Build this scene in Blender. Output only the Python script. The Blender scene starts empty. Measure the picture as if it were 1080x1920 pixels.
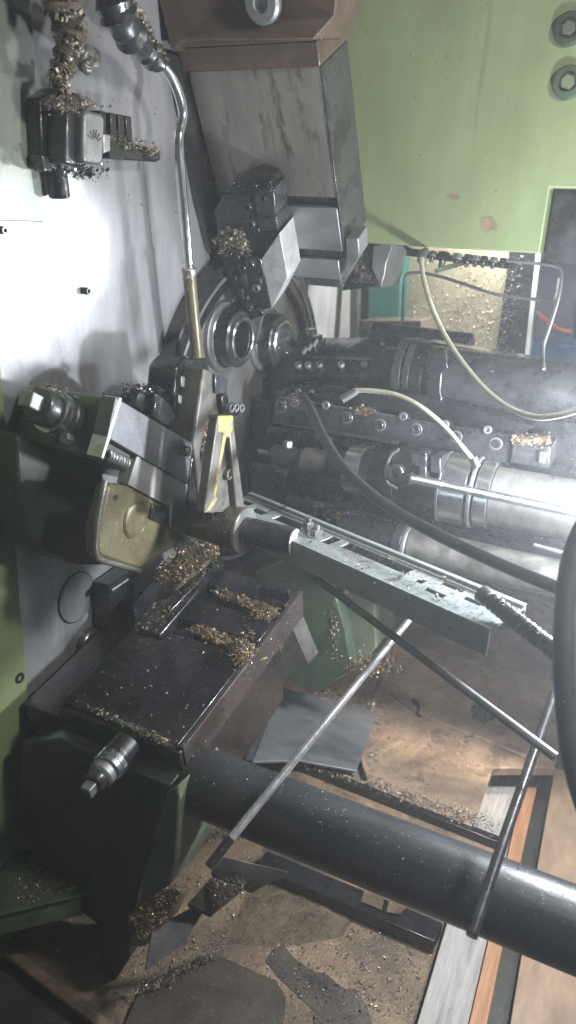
import bpy, bmesh, math, random
from mathutils import Vector as V, Matrix
random.seed(7)
sc = bpy.context.scene
col = sc.collection

# ------------------------------------------------------------------ camera frame (world: X = spindle axis, Y = away, Z = up)
CX = V((.8962, .1964, -.3983)).normalized()
zy = (-CX[0]*-200 - CX[2]*1440)/CX[1]
CU = -V((-200, zy, 1440)).normalized()
CY = CU.cross(CX)
CAM = V((.8, 0, 0))
F = 1440.0
XD, YD, ZD = V((1, 0, 0)), V((0, 1, 0)), V((0, 0, 1))

def ray(u, v):
    c = V(((u-540)/F, (v-960)/F, 1))
    return V((CX.dot(c), CY.dot(c), CU.dot(c)))
def tocam(w):                                   # world vector -> camera (right, down, forward)
    return CX*w[0] + CY*w[1] + CU*w[2]
def p(u, v, x=None, y=None, z=None, d=None, pl=None):
    r = ray(u, v)
    if d is not None: t = d
    elif x is not None: t = (x-CAM[0])/r[0]
    elif y is not None: t = (y-CAM[1])/r[1]
    elif z is not None: t = (z-CAM[2])/r[2]
    else: t = (pl[0]-CAM).dot(pl[1])/r.dot(pl[1])
    return CAM + r*t
def depth(a): return tocam(a-CAM)[2]
def along(a, dv, u=None, v=None):               # point on the line a + s*dv that shows at column u (or row v)
    A, D = tocam(a-CAM), tocam(dv)
    i, k = (0, (u-540)/F) if u is not None else (1, (v-960)/F)
    return a + dv*((k*A[2]-A[i])/(D[i]-k*D[2]))
def rpx(n, a): return n*depth(a)/F

# ------------------------------------------------------------------ materials
def mat(name, base, rough=.5, metal=0., grime=None, gamt=.5, gscale=9., bump=.15, bscale=60., stretch=(1, 1, 1), specks=0., rvar=.18,
        streak=None, speckcol=(.75, .6, .38), stain=None, coat=0.):
    m = bpy.data.materials.new(name); m.use_nodes = True
    nt = m.node_tree; N, L = nt.nodes, nt.links
    b = N['Principled BSDF']
    tc = N.new('ShaderNodeTexCoord'); mp = N.new('ShaderNodeMapping'); mp.inputs['Scale'].default_value = stretch
    L.new(tc.outputs['Object'], mp.inputs['Vector'])
    co = mp.outputs['Vector']
    def noise(scale, detail=6, vec=co, dist=0.):
        n = N.new('ShaderNodeTexNoise'); n.inputs['Scale'].default_value = scale; n.inputs['Detail'].default_value = detail
        n.inputs['Roughness'].default_value = .65; n.inputs['Distortion'].default_value = dist; L.new(vec, n.inputs['Vector']); return n.outputs['Fac']
    def ramp(fac, a, c, ca=(0, 0, 0, 1), cb=(1, 1, 1, 1)):
        r = N.new('ShaderNodeValToRGB'); r.color_ramp.elements[0].position = a; r.color_ramp.elements[1].position = c
        r.color_ramp.elements[0].color = ca; r.color_ramp.elements[1].color = cb; L.new(fac, r.inputs['Fac']); return r.outputs['Color']
    def mix(fac, a, c, mode='MIX'):
        x = N.new('ShaderNodeMix'); x.data_type = 'RGBA'; x.blend_type = mode
        if isinstance(fac, (int, float)): x.inputs[0].default_value = fac
        else: L.new(fac, x.inputs[0])
        for i, s in ((6, a), (7, c)):
            if isinstance(s, tuple): x.inputs[i].default_value = (*s[:3], 1)
            else: L.new(s, x.inputs[i])
        return x.outputs[2]
    c = base
    g = grime or tuple(k*.3 for k in base)
    n1 = noise(gscale, 8, dist=.6)
    c = mix(ramp(n1, .62-gamt*.35, .78-gamt*.2), c, g)
    n3 = noise(gscale*6, 5)
    c = mix(ramp(n3, .35, .75, (.72, .72, .72, 1), (1.15, 1.15, 1.15, 1)), (0, 0, 0), c) if False else mix(.2, c, ramp(n3, .3, .75), 'OVERLAY')
    if streak:
        mp2 = N.new('ShaderNodeMapping'); mp2.inputs['Scale'].default_value = streak[1]; L.new(tc.outputs['Object'], mp2.inputs['Vector'])
        n4 = noise(streak[2], 5, mp2.outputs['Vector'])
        c = mix(ramp(n4, streak[3], streak[3]+.14), c, streak[0])
    if stain:
        n5 = noise(stain[1], 4); c = mix(ramp(n5, stain[2], stain[2]+.02), c, stain[0])
    if specks > 0:
        vo = N.new('ShaderNodeTexVoronoi'); vo.inputs['Scale'].default_value = 420; L.new(tc.outputs['Object'], vo.inputs['Vector'])
        lt = N.new('ShaderNodeMath'); lt.operation = 'LESS_THAN'; lt.inputs[1].default_value = .22; L.new(vo.outputs['Distance'], lt.inputs[0])
        sp = N.new('ShaderNodeSeparateColor'); L.new(vo.outputs['Color'], sp.inputs[0])
        l2 = N.new('ShaderNodeMath'); l2.operation = 'LESS_THAN'; l2.inputs[1].default_value = specks; L.new(sp.outputs[0], l2.inputs[0])
        mu = N.new('ShaderNodeMath'); mu.operation = 'MULTIPLY'; L.new(lt.outputs[0], mu.inputs[0]); L.new(l2.outputs[0], mu.inputs[1])
        c = mix(mu.outputs[0], c, speckcol)
    if isinstance(c, tuple): b.inputs['Base Color'].default_value = (*c[:3], 1)
    else: L.new(c, b.inputs['Base Color'])
    b.inputs['Metallic'].default_value = metal
    mr = N.new('ShaderNodeMapRange'); mr.inputs['From Min'].default_value = .3; mr.inputs['From Max'].default_value = .7
    mr.inputs['To Min'].default_value = max(.04, rough-rvar); mr.inputs['To Max'].default_value = min(1, rough+rvar)
    L.new(noise(gscale*2.3, 7), mr.inputs['Value']); L.new(mr.outputs[0], b.inputs['Roughness'])
    if coat: b.inputs['Coat Weight'].default_value = coat; b.inputs['Coat Roughness'].default_value = .12
    if bump:
        bp = N.new('ShaderNodeBump'); bp.inputs['Strength'].default_value = bump; bp.inputs['Distance'].default_value = .004
        L.new(noise(bscale, 6), bp.inputs['Height']); L.new(bp.outputs[0], b.inputs['Normal'])
    return m

M = {}
M['wall'] = mat('brushed_steel_plate', (.36, .365, .38), .44, .7, (.10, .10, .11), .28, 2.6, .06, 70, (1, 1, .25), .02, .10,
                streak=((.16, .16, .16), (1, 1.0, .10), 7, .62))
M['steel'] = mat('ground_steel', (.33, .325, .315), .40, .75, (.12, .105, .09), .3, 7, .09, 240, (1, .5, .3), .03)
M['slide'] = mat('cross_slide_steel', (.285, .265, .235), .38, .7, (.16, .14, .115), .28, 5, .10, 260, (1, .5, .16), .03, streak=((.085, .055, .04), (1, .6, .10), 34, .57))
M['bright'] = mat('polished_steel', (.62, .63, .65), .2, .95, (.25, .25, .26), .2, 14, .03, 150, rvar=.1)
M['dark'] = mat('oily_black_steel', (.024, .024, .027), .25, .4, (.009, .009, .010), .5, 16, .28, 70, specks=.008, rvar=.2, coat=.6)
M['black'] = mat('blackened_steel', (.016, .016, .018), .32, .2, (.007, .007, .008), .5, 12, .3, 60, specks=.01, coat=.4)
M['gun'] = mat('gunmetal_steel', (.078, .08, .086), .30, .6, (.022, .022, .024), .45, 14, .16, 120, specks=.012, coat=.3)
M['grey'] = mat('grey_machined_steel', (.25, .255, .26), .42, .6, (.10, .10, .095), .3, 8, .09, 260, (.4, 1, .5), .015)
M['green'] = mat('light_green_paint', (.185, .228, .112), .42, 0, (.15, .182, .09), .2, 1.6, .03, 90, (1, 1, .35), .012, streak=((.14, .165, .085), (3, 1, .10), 9, .62), speckcol=(.7, .68, .5))
M['greendk'] = mat('dark_green_paint', (.055, .085, .052), .4, 0, (.02, .028, .02), .5, 7, .1, 60, specks=.015)
M['greenmid'] = mat('worn_green_paint', (.13, .16, .10), .5, 0, (.05, .055, .04), .5, 7, .1, 60, specks=.06)
M['olive'] = mat('olive_oily_paint', (.135, .120, .065), .38, .15, (.06, .05, .03), .4, 9, .08, 70, specks=.025)
M['galv'] = mat('galvanised_steel', (.37, .415, .415), .45, .35, (.29, .325, .325), .25, 34, .05, 120, specks=.04, speckcol=(.85, .88, .85))
M['yellow'] = mat('chipped_yellow_paint', (.66, .47, .05), .45, 0, (.20, .19, .16), .9, 70, .4, 120)
M['cast'] = mat('greasy_cast_iron', (.17, .165, .15), .42, .5, (.06, .055, .045), .5, 12, .2, 60, specks=.03)
M['brown'] = mat('brown_oil_film', (.105, .072, .055), .38, .1, (.05, .035, .028), .5, 5, .05, 90, specks=.03)
M['maroon'] = mat('brown_slide_side', (.050, .041, .039), .42, .1, (.028, .024, .023), .5, 8, .06, 90, specks=.04)
M['rubber'] = mat('black_rubber', (.035, .036, .04), .42, 0, (.016, .016, .018), .4, 14, .1, 90, specks=.02)
M['greyrub'] = mat('grey_hose', (.16, .165, .16), .42, 0, (.08, .08, .08), .4, 20, .08, 90)
M['cream'] = mat('cream_nylon_tube', (.62, .62, .50), .35, 0, (.45, .44, .34), .3, 20, .04, 90)
M['brass'] = mat('brass_swarf', (.40, .30, .18), .42, .45, (.13, .09, .055), .6, 90, .2, 200)
M['swbed'] = mat('swarf_bed', (.15, .11, .066), .42, .2, (.045, .033, .02), .6, 60, .9, 260, specks=.3, coat=.3, speckcol=(.5, .4, .24))
M['floor'] = mat('oily_tray_floor', (.27, .185, .108), .36, 0, (.058, .044, .032), .75, 5.5, .8, 130, specks=.28, rvar=.3, stain=((.045, .038, .032), 3.2, .585), speckcol=(.46, .38, .26), coat=.35)
M['tan'] = mat('tan_sump_pan', (.30, .215, .145), .30, 0, (.12, .085, .06), .6, 5.5, .5, 40, specks=.05, coat=.6, stain=((.14, .10, .07), 9, .60))
M['panel'] = mat('swarf_spattered_panel', (.33, .28, .19), .5, 0, (.20, .17, .12), .5, 6, .3, 130, specks=.45, speckcol=(.72, .62, .42))
M['teal'] = mat('teal_paint', (.03, .165, .125), .42, 0, (.015, .08, .065), .4, 6, .06, 70, specks=.03)
M['blue'] = mat('blue_paint', (.03, .15, .36), .5, 0, None, .3, 6)
M['orange'] = mat('orange_cable', (.55, .16, .06), .5, 0, None, .3, 6)
M['white'] = mat('white_painted_strip', (.78, .79, .80), .45, 0, (.55, .55, .53), .3, 9)
M['wood'] = mat('weathered_wood', (.36, .30, .22), .65, 0, (.20, .165, .12), .5, 5, .35, 30, (9, .7, 9), .03)
M['woodgrey'] = mat('grey_wood', (.33, .32, .30), .65, 0, (.17, .155, .14), .45, 5, .35, 30, (9, .7, 9), .02)
M['woodorg'] = mat('raw_orange_wood', (.38, .20, .10), .6, 0, (.24, .10, .04), .5, 5, .3, 30, (9, .7, 9))
M['ply'] = mat('plywood', (.32, .22, .14), .6, 0, (.19, .13, .085), .5, 3, .2, 40, (3, 1, 3))
M['room'] = mat('dim_room_wall', (.085, .085, .12), .7, 0, (.05, .05, .07), .5, 2, .1)
M['ground'] = mat('dark_shop_floor', (.035, .038, .028), .6, 0, (.02, .02, .016), .5, 4, .3, 60, specks=.04)
M['swcling'] = mat('clinging_swarf', (.38, .335, .27), .38, .45, (.12, .095, .065), .6, 80, .3, 200)
M['face'] = mat('bright_turned_face', (.6, .6, .6), .5, .5, (.4, .4, .4), .3, 30, .05, 150)
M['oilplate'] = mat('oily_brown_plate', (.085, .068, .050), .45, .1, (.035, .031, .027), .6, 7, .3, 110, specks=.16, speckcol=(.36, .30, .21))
M['piperub'] = mat('scuffed_black_pipe', (.030, .032, .036), .36, 0, (.055, .052, .05), .35, 7, .12, 160, (.25, 1, 1), specks=.05, rvar=.2, streak=((.07, .068, .066), (.5, 30, 30), 6, .66))
M['lit_wall'] = mat('painted_light_on_wall', (.62, .62, .60), .5, 0, (.42, .41, .38), .4, 5, .04, 60, (1, 1, .3), .02)  # pale colour paints the lamplight on the far wall end
M['greenblk'] = mat('shade_darkened_green_paint', (.018, .024, .016), .4, 0, (.009, .011, .008), .5, 7, .15, 60, specks=.03)  # green with the shade put into its colour
M['plate'] = mat('bluish_ground_plate', (.135, .14, .152), .45, .55, (.07, .07, .075), .35, 9, .08, 260, (.4, 1, .6), .02)
M['plate2'] = mat('pale_ground_block', (.30, .31, .295), .5, .4, (.18, .18, .17), .3, 9, .06, 260, (1, .5, .3), .01)
M['rod'] = mat('drawn_bright_rod', (.60, .60, .61), .30, .75, (.45, .44, .43), .1, 14, .06, 160)
M['oilgrey'] = mat('oily_grey_sheet', (.14, .135, .135), .45, .3, (.055, .05, .045), .6, 8, .15, 90, specks=.10, speckcol=(.4, .34, .25))
M['pale_green'] = mat('grey_green_panel', (.19, .215, .185), .45, .2, (.12, .13, .115), .4, 3, .06, 90, (1, 1, .3), .02)
M['swlight'] = mat('pale_swarf', (.70, .62, .46), .4, .2, (.40, .32, .2), .4, 90, .2, 200)
M['stain'] = mat('brown_bare_patch', (.22, .175, .11), .5, 0, (.14, .11, .07), .5, 30)

# ------------------------------------------------------------------ mesh builder
class MB:
    def __init__(s): s.bm = bmesh.new()
    def face(s, vs):
        try: return s.bm.faces.new(vs)
        except ValueError: return None
    def prism(s, pts, vec):
        a = [s.bm.verts.new(q) for q in pts]; b = [s.bm.verts.new(q+vec) for q in pts]
        s.face(a); s.face(b[::-1]); n = len(a)
        for i in range(n): s.face([a[i], b[i], b[(i+1) % n], a[(i+1) % n]])
        return s
    def loft(s, A, B):
        a = [s.bm.verts.new(q) for q in A]; b = [s.bm.verts.new(q) for q in B]
        s.face(a); s.face(b[::-1]); n = len(a)
        for i in range(n): s.face([a[i], b[i], b[(i+1) % n], a[(i+1) % n]])
        return s
    def box(s, lo, hi):
        x0, y0, z0 = lo; x1, y1, z1 = hi
        return s.prism([V((x0, y0, z0)), V((x1, y0, z0)), V((x1, y1, z0)), V((x0, y1, z0))], V((0, 0, z1-z0)))
    def obox(s, o, a, b, c):                       # corner + three edge vectors
        return s.prism([o, o+a, o+a+b, o+b], c)
    def lathe(s, o, ax, prof, n=40, cap=True):     # prof: (distance along ax, radius)
        ax = ax.normalized(); e = ax.orthogonal().normalized(); f = ax.cross(e)
        rings = []
        for h, r in prof:
            rings.append([s.bm.verts.new(o+ax*h+(e*math.cos(k*2*math.pi/n)+f*math.sin(k*2*math.pi/n))*max(r, 1e-5)) for k in range(n)])
        for A, B in zip(rings, rings[1:]):
            for k in range(n): s.face([A[k], A[(k+1) % n], B[(k+1) % n], B[k]])
        if cap: s.face(rings[0][::-1]); s.face(rings[-1])
        return s
    def ring(s, o, ax, r0, r1, h, n=56, c=.0012):
        return s.lathe(o, ax, [(0, r0), (0, r1), (h-c, r1), (h, r1-c), (h, r0+c), (h-c, r0), (0, r0)], n, False)
    def cyl(s, a, b, r, r2=None, n=24, c=.0):
        L_ = (b-a).length; r2 = r if r2 is None else r2
        if c: return s.lathe(a, b-a, [(0, r-c), (c, r), (L_-c, r2), (L_, r2-c)], n)
        return s.lathe(a, b-a, [(0, r), (L_, r2)], n)
    def tube(s, pts, r, n=12, sub=6, rr=None, smooth=True):
        if smooth and len(pts) > 2:
            q = []
            P_ = [pts[0]*2-pts[1]] + list(pts) + [pts[-1]*2-pts[-2]]
            for i in range(1, len(P_)-2):
                for k in range(sub):
                    t = k/sub; a, b, c, d = P_[i-1], P_[i], P_[i+1], P_[i+2]
                    q.append(.5*((2*b)+(c-a)*t+(2*a-5*b+4*c-d)*t*t+(3*b-a-3*c+d)*t**3))
            q.append(pts[-1])
        else: q = list(pts)
        up = V((0.3, 0.2, 1)).normalized(); prev = None
        m = len(q)
        for i in range(m):
            t = (q[min(i+1, m-1)]-q[max(i-1, 0)]).normalized()
            e = (up-t*up.dot(t)).normalized(); f = t.cross(e); up = e
            R = rr(i/(m-1)) if rr else r
            ringv = [s.bm.verts.new(q[i]+(e*math.cos(k*2*math.pi/n)+f*math.sin(k*2*math.pi/n))*R) for k in range(n)]
            if prev:
                for k in range(n): s.face([prev[k], prev[(k+1) % n], ringv[(k+1) % n], ringv[k]])
            else: s.face(ringv[::-1])
            prev = ringv
        s.face(prev); return s
    def screw(s, o, ax, r, h):                     # socket head cap screw
        ax = ax.normalized()
        s.lathe(o, ax, [(0, r), (h*.85, r), (h, r*.9), (h, r*.52), (h*.35, r*.48), (h*.34, 0)], 18, False)
        return s
    def hexnut(s, o, ax, r, h):
        return s.lathe(o, ax, [(0, r), (h*.9, r), (h, r*.9)], 6)
    def spring(s, a, b, R, r, turns, n=7, seg=14):
        d = b-a; ax = d.normalized(); e = ax.orthogonal().normalized(); f = ax.cross(e)
        pts = [a+d*(i/(turns*seg))+(e*math.cos(i*2*math.pi/seg)+f*math.sin(i*2*math.pi/seg))*R for i in range(int(turns*seg)+1)]
        return s.tube(pts, r, n, smooth=False)
    def flake(s, o, sz, nrm=None):                 # small curled chip
        t = V((random.gauss(0, 1), random.gauss(0, 1), random.gauss(0, .6))).normalized()
        w = t.orthogonal().normalized(); w = Matrix.Rotation(random.uniform(0, 6.28), 3, t) @ w
        k = t.cross(w); L_ = sz*random.uniform(.5, 1.6); W = sz*random.uniform(.12, .35); cu = random.uniform(.1, .9)*sz
        prev = None
        for i in range(4):
            u = i/3-.5
            c = o+t*L_*u+k*cu*(.25-u*u*2)
            a, b = s.bm.verts.new(c-w*W), s.bm.verts.new(c+w*W)
            if prev: s.face([prev[0], prev[1], b, a])
            prev = (a, b)
        return s
    def curl(s, o, R, turns, w):                   # long spiral shaving
        t = V((random.gauss(0, 1), random.gauss(0, 1), random.gauss(0, .4))).normalized(); e = t.orthogonal().normalized(); f = t.cross(e); prev = None
        n = int(turns*10)
        for i in range(n+1):
            a = i*.628; rr_ = R*(.75+.25*math.sin(i*.3)); c = o+(e*math.cos(a)+f*math.sin(a))*rr_+t*(i/n-.5)*turns*w*1.7
            x, y = s.bm.verts.new(c-t*w*.5), s.bm.verts.new(c+t*w*.5)
            if prev: s.face([prev[0], prev[1], y, x])
            prev = (x, y)
        return s
    def build(s, name, m, parent=None, bevel=0., smooth=35, props=None, origin=None):
        bmesh.ops.recalc_face_normals(s.bm, faces=s.bm.faces)
        me = bpy.data.meshes.new(name)
        if parent is not None:
            o_ = parent.get('_o'); off = V(o_) if o_ is not None else V((0, 0, 0))
        else:
            if origin is None:
                zs = [v.co for v in s.bm.verts]
                c = sum(zs, V((0, 0, 0)))/max(1, len(zs)); c.z = min(q.z for q in zs); origin = c
            off = V(origin)
        for v in s.bm.verts: v.co -= off
        s.bm.to_mesh(me); s.bm.free()
        me.materials.append(m if not isinstance(m, str) else M[m])
        if smooth:
            for q in me.polygons: q.use_smooth = True
            me.set_sharp_from_angle(angle=math.radians(smooth))
        ob = bpy.data.objects.new(name, me); col.objects.link(ob)
        ob['_o'] = tuple(off)
        if parent is not None: ob.parent = parent
        else: ob.location = off
        if bevel:
            b = ob.modifiers.new('Bevel', 'BEVEL'); b.width = bevel; b.segments = 2; b.limit_method = 'ANGLE'; b.angle_limit = math.radians(40)
        if props:
            for k, v in props.items(): ob[k] = v
        return ob

def thing(name, label, cat, loc, group=None):
    o = bpy.data.objects.new(name, None); col.objects.link(o); o.location = loc; o.empty_display_size = .05
    o['label'] = label; o['category'] = cat; o['_o'] = tuple(loc)
    if group: o['group'] = group
    return o
def tag(o, label, cat, group=None, kind=None):
    o['label'] = label; o['category'] = cat
    if group: o['group'] = group
    if kind: o['kind'] = kind
    return o
def struct(o): o['kind'] = 'structure'; return o

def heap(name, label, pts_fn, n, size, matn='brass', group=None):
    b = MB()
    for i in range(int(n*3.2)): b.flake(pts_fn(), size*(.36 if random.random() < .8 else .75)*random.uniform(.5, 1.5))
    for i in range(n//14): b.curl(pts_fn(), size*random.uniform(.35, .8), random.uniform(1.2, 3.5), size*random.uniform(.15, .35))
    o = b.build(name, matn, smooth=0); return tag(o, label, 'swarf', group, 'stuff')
def inpoly(poly):                                 # random pixel inside a pixel polygon
    us = [q[0] for q in poly]; vs = [q[1] for q in poly]
    while True:
        u, v = random.uniform(min(us), max(us)), random.uniform(min(vs), max(vs)); c = False
        for i in range(len(poly)):
            (x1, y1), (x2, y2) = poly[i], poly[i-1]
            if (y1 > v) != (y2 > v) and u < (x2-x1)*(v-y1)/(y2-y1)+x1: c = not c
        if c: return u, v
def scat(poly, h, nvec, **k):                     # sampler: point on a surface plus a random height, denser low
    def f():
        u, v = inpoly(poly); return p(u, v, **k)+nvec*(abs(random.gauss(0, .5))*h)
    return f
def mound(name, matn, parent, poly, h, nvec, base=.004, n=9, **k):    # lumpy bed filling a pixel polygon
    b = MB(); cx = sum(q[0] for q in poly)/len(poly); cy = sum(q[1] for q in poly)/len(poly); rings = []
    m = len(poly)
    P_ = []
    for i in range(m):
        for t in (0, .33, .66):
            P_.append((poly[i][0]*(1-t)+poly[(i+1) % m][0]*t, poly[i][1]*(1-t)+poly[(i+1) % m][1]*t))
    for s_ in (1., .8, .55, .28):
        rings.append([b.bm.verts.new(p(cx+(q[0]-cx)*s_, cy+(q[1]-cy)*s_, **k)+nvec*((1-s_)**.6*h*random.uniform(.6, 1.2)-(base if s_ == 1 else 0))) for q in P_])
    for A, B in zip(rings, rings[1:]):
        for i in range(len(A)): b.face([A[i], A[(i+1) % len(A)], B[(i+1) % len(A)], B[i]])
    b.face(rings[-1])
    return b.build(name, matn, parent, smooth=60)

# ================================================================== SETTING
b = MB(); b.box((-1.2, -.6, -1.30), (3.2, 4.2, -1.17)); struct(b.build('ground', 'ground', smooth=0))
b = MB(); b.box((-.5, 2.95, -1.17), (3.2, 3.05, 1.6)); struct(b.build('room_wall', 'room', smooth=0))

# ------------------------------------------------------------------ headstock wall
W = thing('headstock_wall', 'tall brushed steel headstock plate with green edge panels, behind the spindle drum', 'machine wall', (0, 1.35, -1.17))
b = MB(); b.box((-.05, .40, -1.17), (0, 2.17, 1.0)); b.build('plate', 'wall', W, .002)
b = MB(); yl = p(30, 1000, x=.008)[1]
b.box((0.0005, .40, -1.17), (.009, p(36, 1100, x=.009)[1], -.17)); b.box((0.0005, .40, -.165), (.009, p(-8, 500, x=.009)[1], -.02))
b.build('green_edge_panel', 'green', W, .002)
b = MB(); b.box((.0006, 1.74, -.32), (.005, 2.165, .02)); b.build('lit_wall_end', 'lit_wall', W, .001)  # pale sheet stands in for the lit far end of the plate
b = MB(); b.box((0.0005, .40, -.015), (.007, p(66, 120, x=.007)[1], 1.0)); b.build('upper_edge_panel', 'pale_green', W, .002)
for (u, v, r) in ((37, 1271, 11), (165, 546, 7), (8, 432, 8), (48, 1411, 8)):
    o = p(u, v, x=.0095); b = MB(); b.screw(o-XD*.008, XD, rpx(r, o), .008+.002); b.build('screw', 'gun', W)
o = p(143, 1120, x=0); R_ = rpx(48, o)
b = MB(); b.lathe(o-XD*.002, XD, [(0, R_), (.0042, R_), (.005, R_-.001)], 48); b.build('round_cover', 'grey', W)
b = MB(); b.ring(o-XD*.002, XD, R_+.0003, R_+.0022, .0032, 48, .0004); b.build('cover_seam', 'black', W)
o = p(165, 1210, x=.0); R_ = rpx(36, o)
b = MB(); b.lathe(o-XD*.002, XD, [(0, R_), (.014, R_), (.016, R_-.002)], 48); c_ = b.build('round_plug', 'gun', W)
for a in (.4, 2.4, 4.6):
    q = o+XD*.0145+(YD*math.cos(a)+ZD*math.sin(a))*R_*.45; b = MB(); b.screw(q, XD, .003, .004); b.build('screw', 'grey', c_)

# ------------------------------------------------------------------ spindle drum
DC = V((0, 1.44, -.39)); DR = thing('spindle_drum', 'large round spindle drum with dark outer ring and two bored chucks, set in the headstock', 'spindle drum', DC)
b = MB(); b.ring(DC+XD*.0005, XD, .292, .345, .030, 96, .003); b.build('outer_ring', 'dark', DR)
b = MB(); b.ring(DC+XD*.0306, XD, .315, .322, .003, 96, .0006); b.build('ring_groove', 'grey', DR)
b = MB(); b.lathe(DC+XD*.001, XD, [(0, .2915), (.012, .2915), (.014, .289)], 96); b.build('drum_face', 'steel', DR)
s1 = p(420, 632, x=.02); s2 = p(498, 636, x=.02)
def spindle(o, name, k=1.):
    r0 = .070*k
    b = MB(); b.ring(o-XD*.006, XD, .056*k, r0, .012, 64, .002); f = b.build('spindle_flange', 'grey', DR)
    b = MB(); b.ring(o-XD*.002, XD, .036*k, .056*k, .042, 64, .003); b.build('sleeve', 'gun', f)
    b = MB(); b.ring(o+XD*.0405, XD, .036*k, .045*k, .006, 64, .002); b.build('rim', 'bright', f)
    b = MB(); b.ring(o+XD*.0065, XD, .0565*k, .060*k, .004, 64, .001); b.build('lock_ring', 'bright', f)
    return f
f1 = spindle(s1, 'a', .98)
b = MB(); b.lathe(s1-XD*.001, XD, [(0, .035), (.003, .035), (.003, .025), (.010, .025), (.011, 0)], 40, False); b.build('bore', 'black', f1)
f2 = spindle(s2, 'b', 1.0)
b = MB(); b.lathe(s2+XD*.002, XD, [(0, .0355), (.040, .0355), (.062, .028), (.061, .011), (.02, .010)], 48, False); c_ = b.build('collet', 'bright', f2)
for k in range(3):
    a = k*2*math.pi/3+.9; dr = YD*math.cos(a)+ZD*math.sin(a)
    b = MB(); b.obox(s2+XD*.0405+dr*.0112-dr.cross(XD)*.0012, XD*.0205, dr*.017, dr.cross(XD)*.0024); b.build('collet_slit', 'black', c_)

# ------------------------------------------------------------------ upper cross slide (leans 29 degrees)
th = math.radians(29); UD = V((0, math.sin(th), -math.cos(th))); UN = V((0, -math.cos(th), -math.sin(th)))
UP = p(640, 470, d=1.37); UPL = (UP, UN)
def up(u, v, off=0): return p(u, v, pl=(UP+UN*off, UN))
U_ = thing('upper_cross_slide', 'big leaning steel cross slide block above the chucks, oil streaks running down its face', 'machine slide', up(500, 300))
xr = UP[0]+.002; 
def us(t): return V((0, 0, 0))+V((0, UP[1], UP[2]))+UD*t     # height along the slide
t_top = (up(600, 124)-UP).dot(UD); t_s1 = (up(630, 371)-UP).dot(UD); t_s1b = (up(630, 391)-UP).dot(UD)
t_s2 = (up(640, 472)-UP).dot(UD); t_s2b = (up(640, 491)-UP).dot(UD); t_e = (up(610, 531)-UP).dot(UD)
def slab(t0, t1, x0, x1, dep_, inset=0.):
    bb = MB(); o = us(t0)-UN*inset; bb.obox(V((x0, o[1], o[2])), XD*(x1-x0), UD*(t1-t0), -UN*dep_); return bb
slab(t_top, t_s1, .018, xr, .11).build('slide_body', 'slide', U_, .0015)
slab(t_s1+.0005, t_s1b-.0005, .018, xr-.002, .095, .012).build('slot', 'black', U_)
slab(t_s1b, t_s2, .018, xr, .11).build('slide_shoe', 'grey', U_, .0015)
slab(t_s2+.0005, t_s2b-.0005, .03, xr-.002, .095, .012).build('slot', 'black', U_)
slab(t_s2b, t_e-.008, .05, xr-.012, .09, .002).build('slide_end', 'grey', U_, .0015)
slab(t_e-.0078, t_e+.010, .16, xr-.014, .07, .004).build('end_step', 'gun', U_, .0015)
slab(t_top-.036, t_top-.001, .012, xr+.006, .125, -.006).build('cap_plate', 'brown', U_, .002)
slab(t_top-.050, t_top-.037, .006, xr+.016, .135, -.010).build('cap_lip', 'brown', U_, .002)
o = us(t_top+.001)-UN*.0012
b = MB(); b.obox(V((xr+.0003, o[1], o[2])), XD*.004, UD*(t_s2-t_top-.002), -UN*.108); b.build('shaded_flank', 'gun', U_, .0006)  # thin darker plate paints the slide's side as shaded
o = us(t_top)+UN*.0002; b = MB(); b.obox(V((xr-.001, o[1], o[2])), XD*.0018, UD*(t_s1-t_top), -UN*.0016); b.build('worn_glint_edge', 'bright', U_)
b = MB(); b.prism([up(648, 447), up(672, 447), up(674, 482), up(650, 520), up(641, 520), up(650, 490)], -UN*.045); b.build('corner_gib', 'grey', U_, .002)
b = MB(); b.prism([p(u, v, x=.012) for u, v in ((318, 100), (354, 112), (427, 400), (427, 500), (395, 470), (372, 380), (345, 230))], -XD*.0115); b.build('gap_shade', 'black', U_)  # black sheet paints the dark gap between slide and wall

H = thing('brown_housing', 'dark brown oily housing underside above the leaning steel slide', 'machine housing', p(450, 40, y=1.14))
b = MB(); A_ = [p(275, -90, y=1.13), p(640, -90, y=1.13), p(628, 30, y=1.17), p(588, 74, y=1.145), p(340, 76, y=1.145), p(322, 98, y=1.145)]
b.prism(A_, V((0, .10, .02))); b.build('shell', 'brown', H, .003)
o = p(488, 0, y=1.128); b = MB(); b.lathe(o+YD*.012, V((0, -1, -.4)), [(0, .028), (.008, .028), (.012, .024), (.013, .012), (.009, .011), (.008, 0)], 28, False); b.build('plug', 'grey', H)

# tool holder on the upper slide
T_ = thing('upper_tool_holder', 'black bolted tool holder with polished wedge face, reaching down to the right chuck', 'tool holder', up(470, 500, .05))
def uprism(name, px_, off, dep_, m, par, bev=.002):
    b = MB(); b.prism([up(u, v, off) for u, v in px_], -UN*dep_); return b.build(name, m, par, bev)
uprism('holder_body', [(417, 365), (478, 360), (486, 436), (523, 434), (490, 486), (411, 461), (402, 398)], .050, .045, 'black', T_)
uprism('clamp', [(477, 356), (513, 356), (517, 405), (482, 409)], .058, .05, 'gun', T_)
uprism('clamp_foot', [(482, 410), (517, 406), (522, 432), (486, 435)], .056, .05, 'gun', T_)
uprism('turret_block', [(411, 461), (489, 486), (508, 578), (449, 592), (434, 563), (420, 500)], .062, .05, 'dark', T_)
uprism('polished_face', [(490, 486), (524, 437), (539, 520), (509, 579)], .060, .06, 'face', T_, .001)
uprism('clamp_head', [(432, 345), (470, 332), (505, 340), (516, 358), (420, 368)], .045, .05, 'black', T_)
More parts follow.
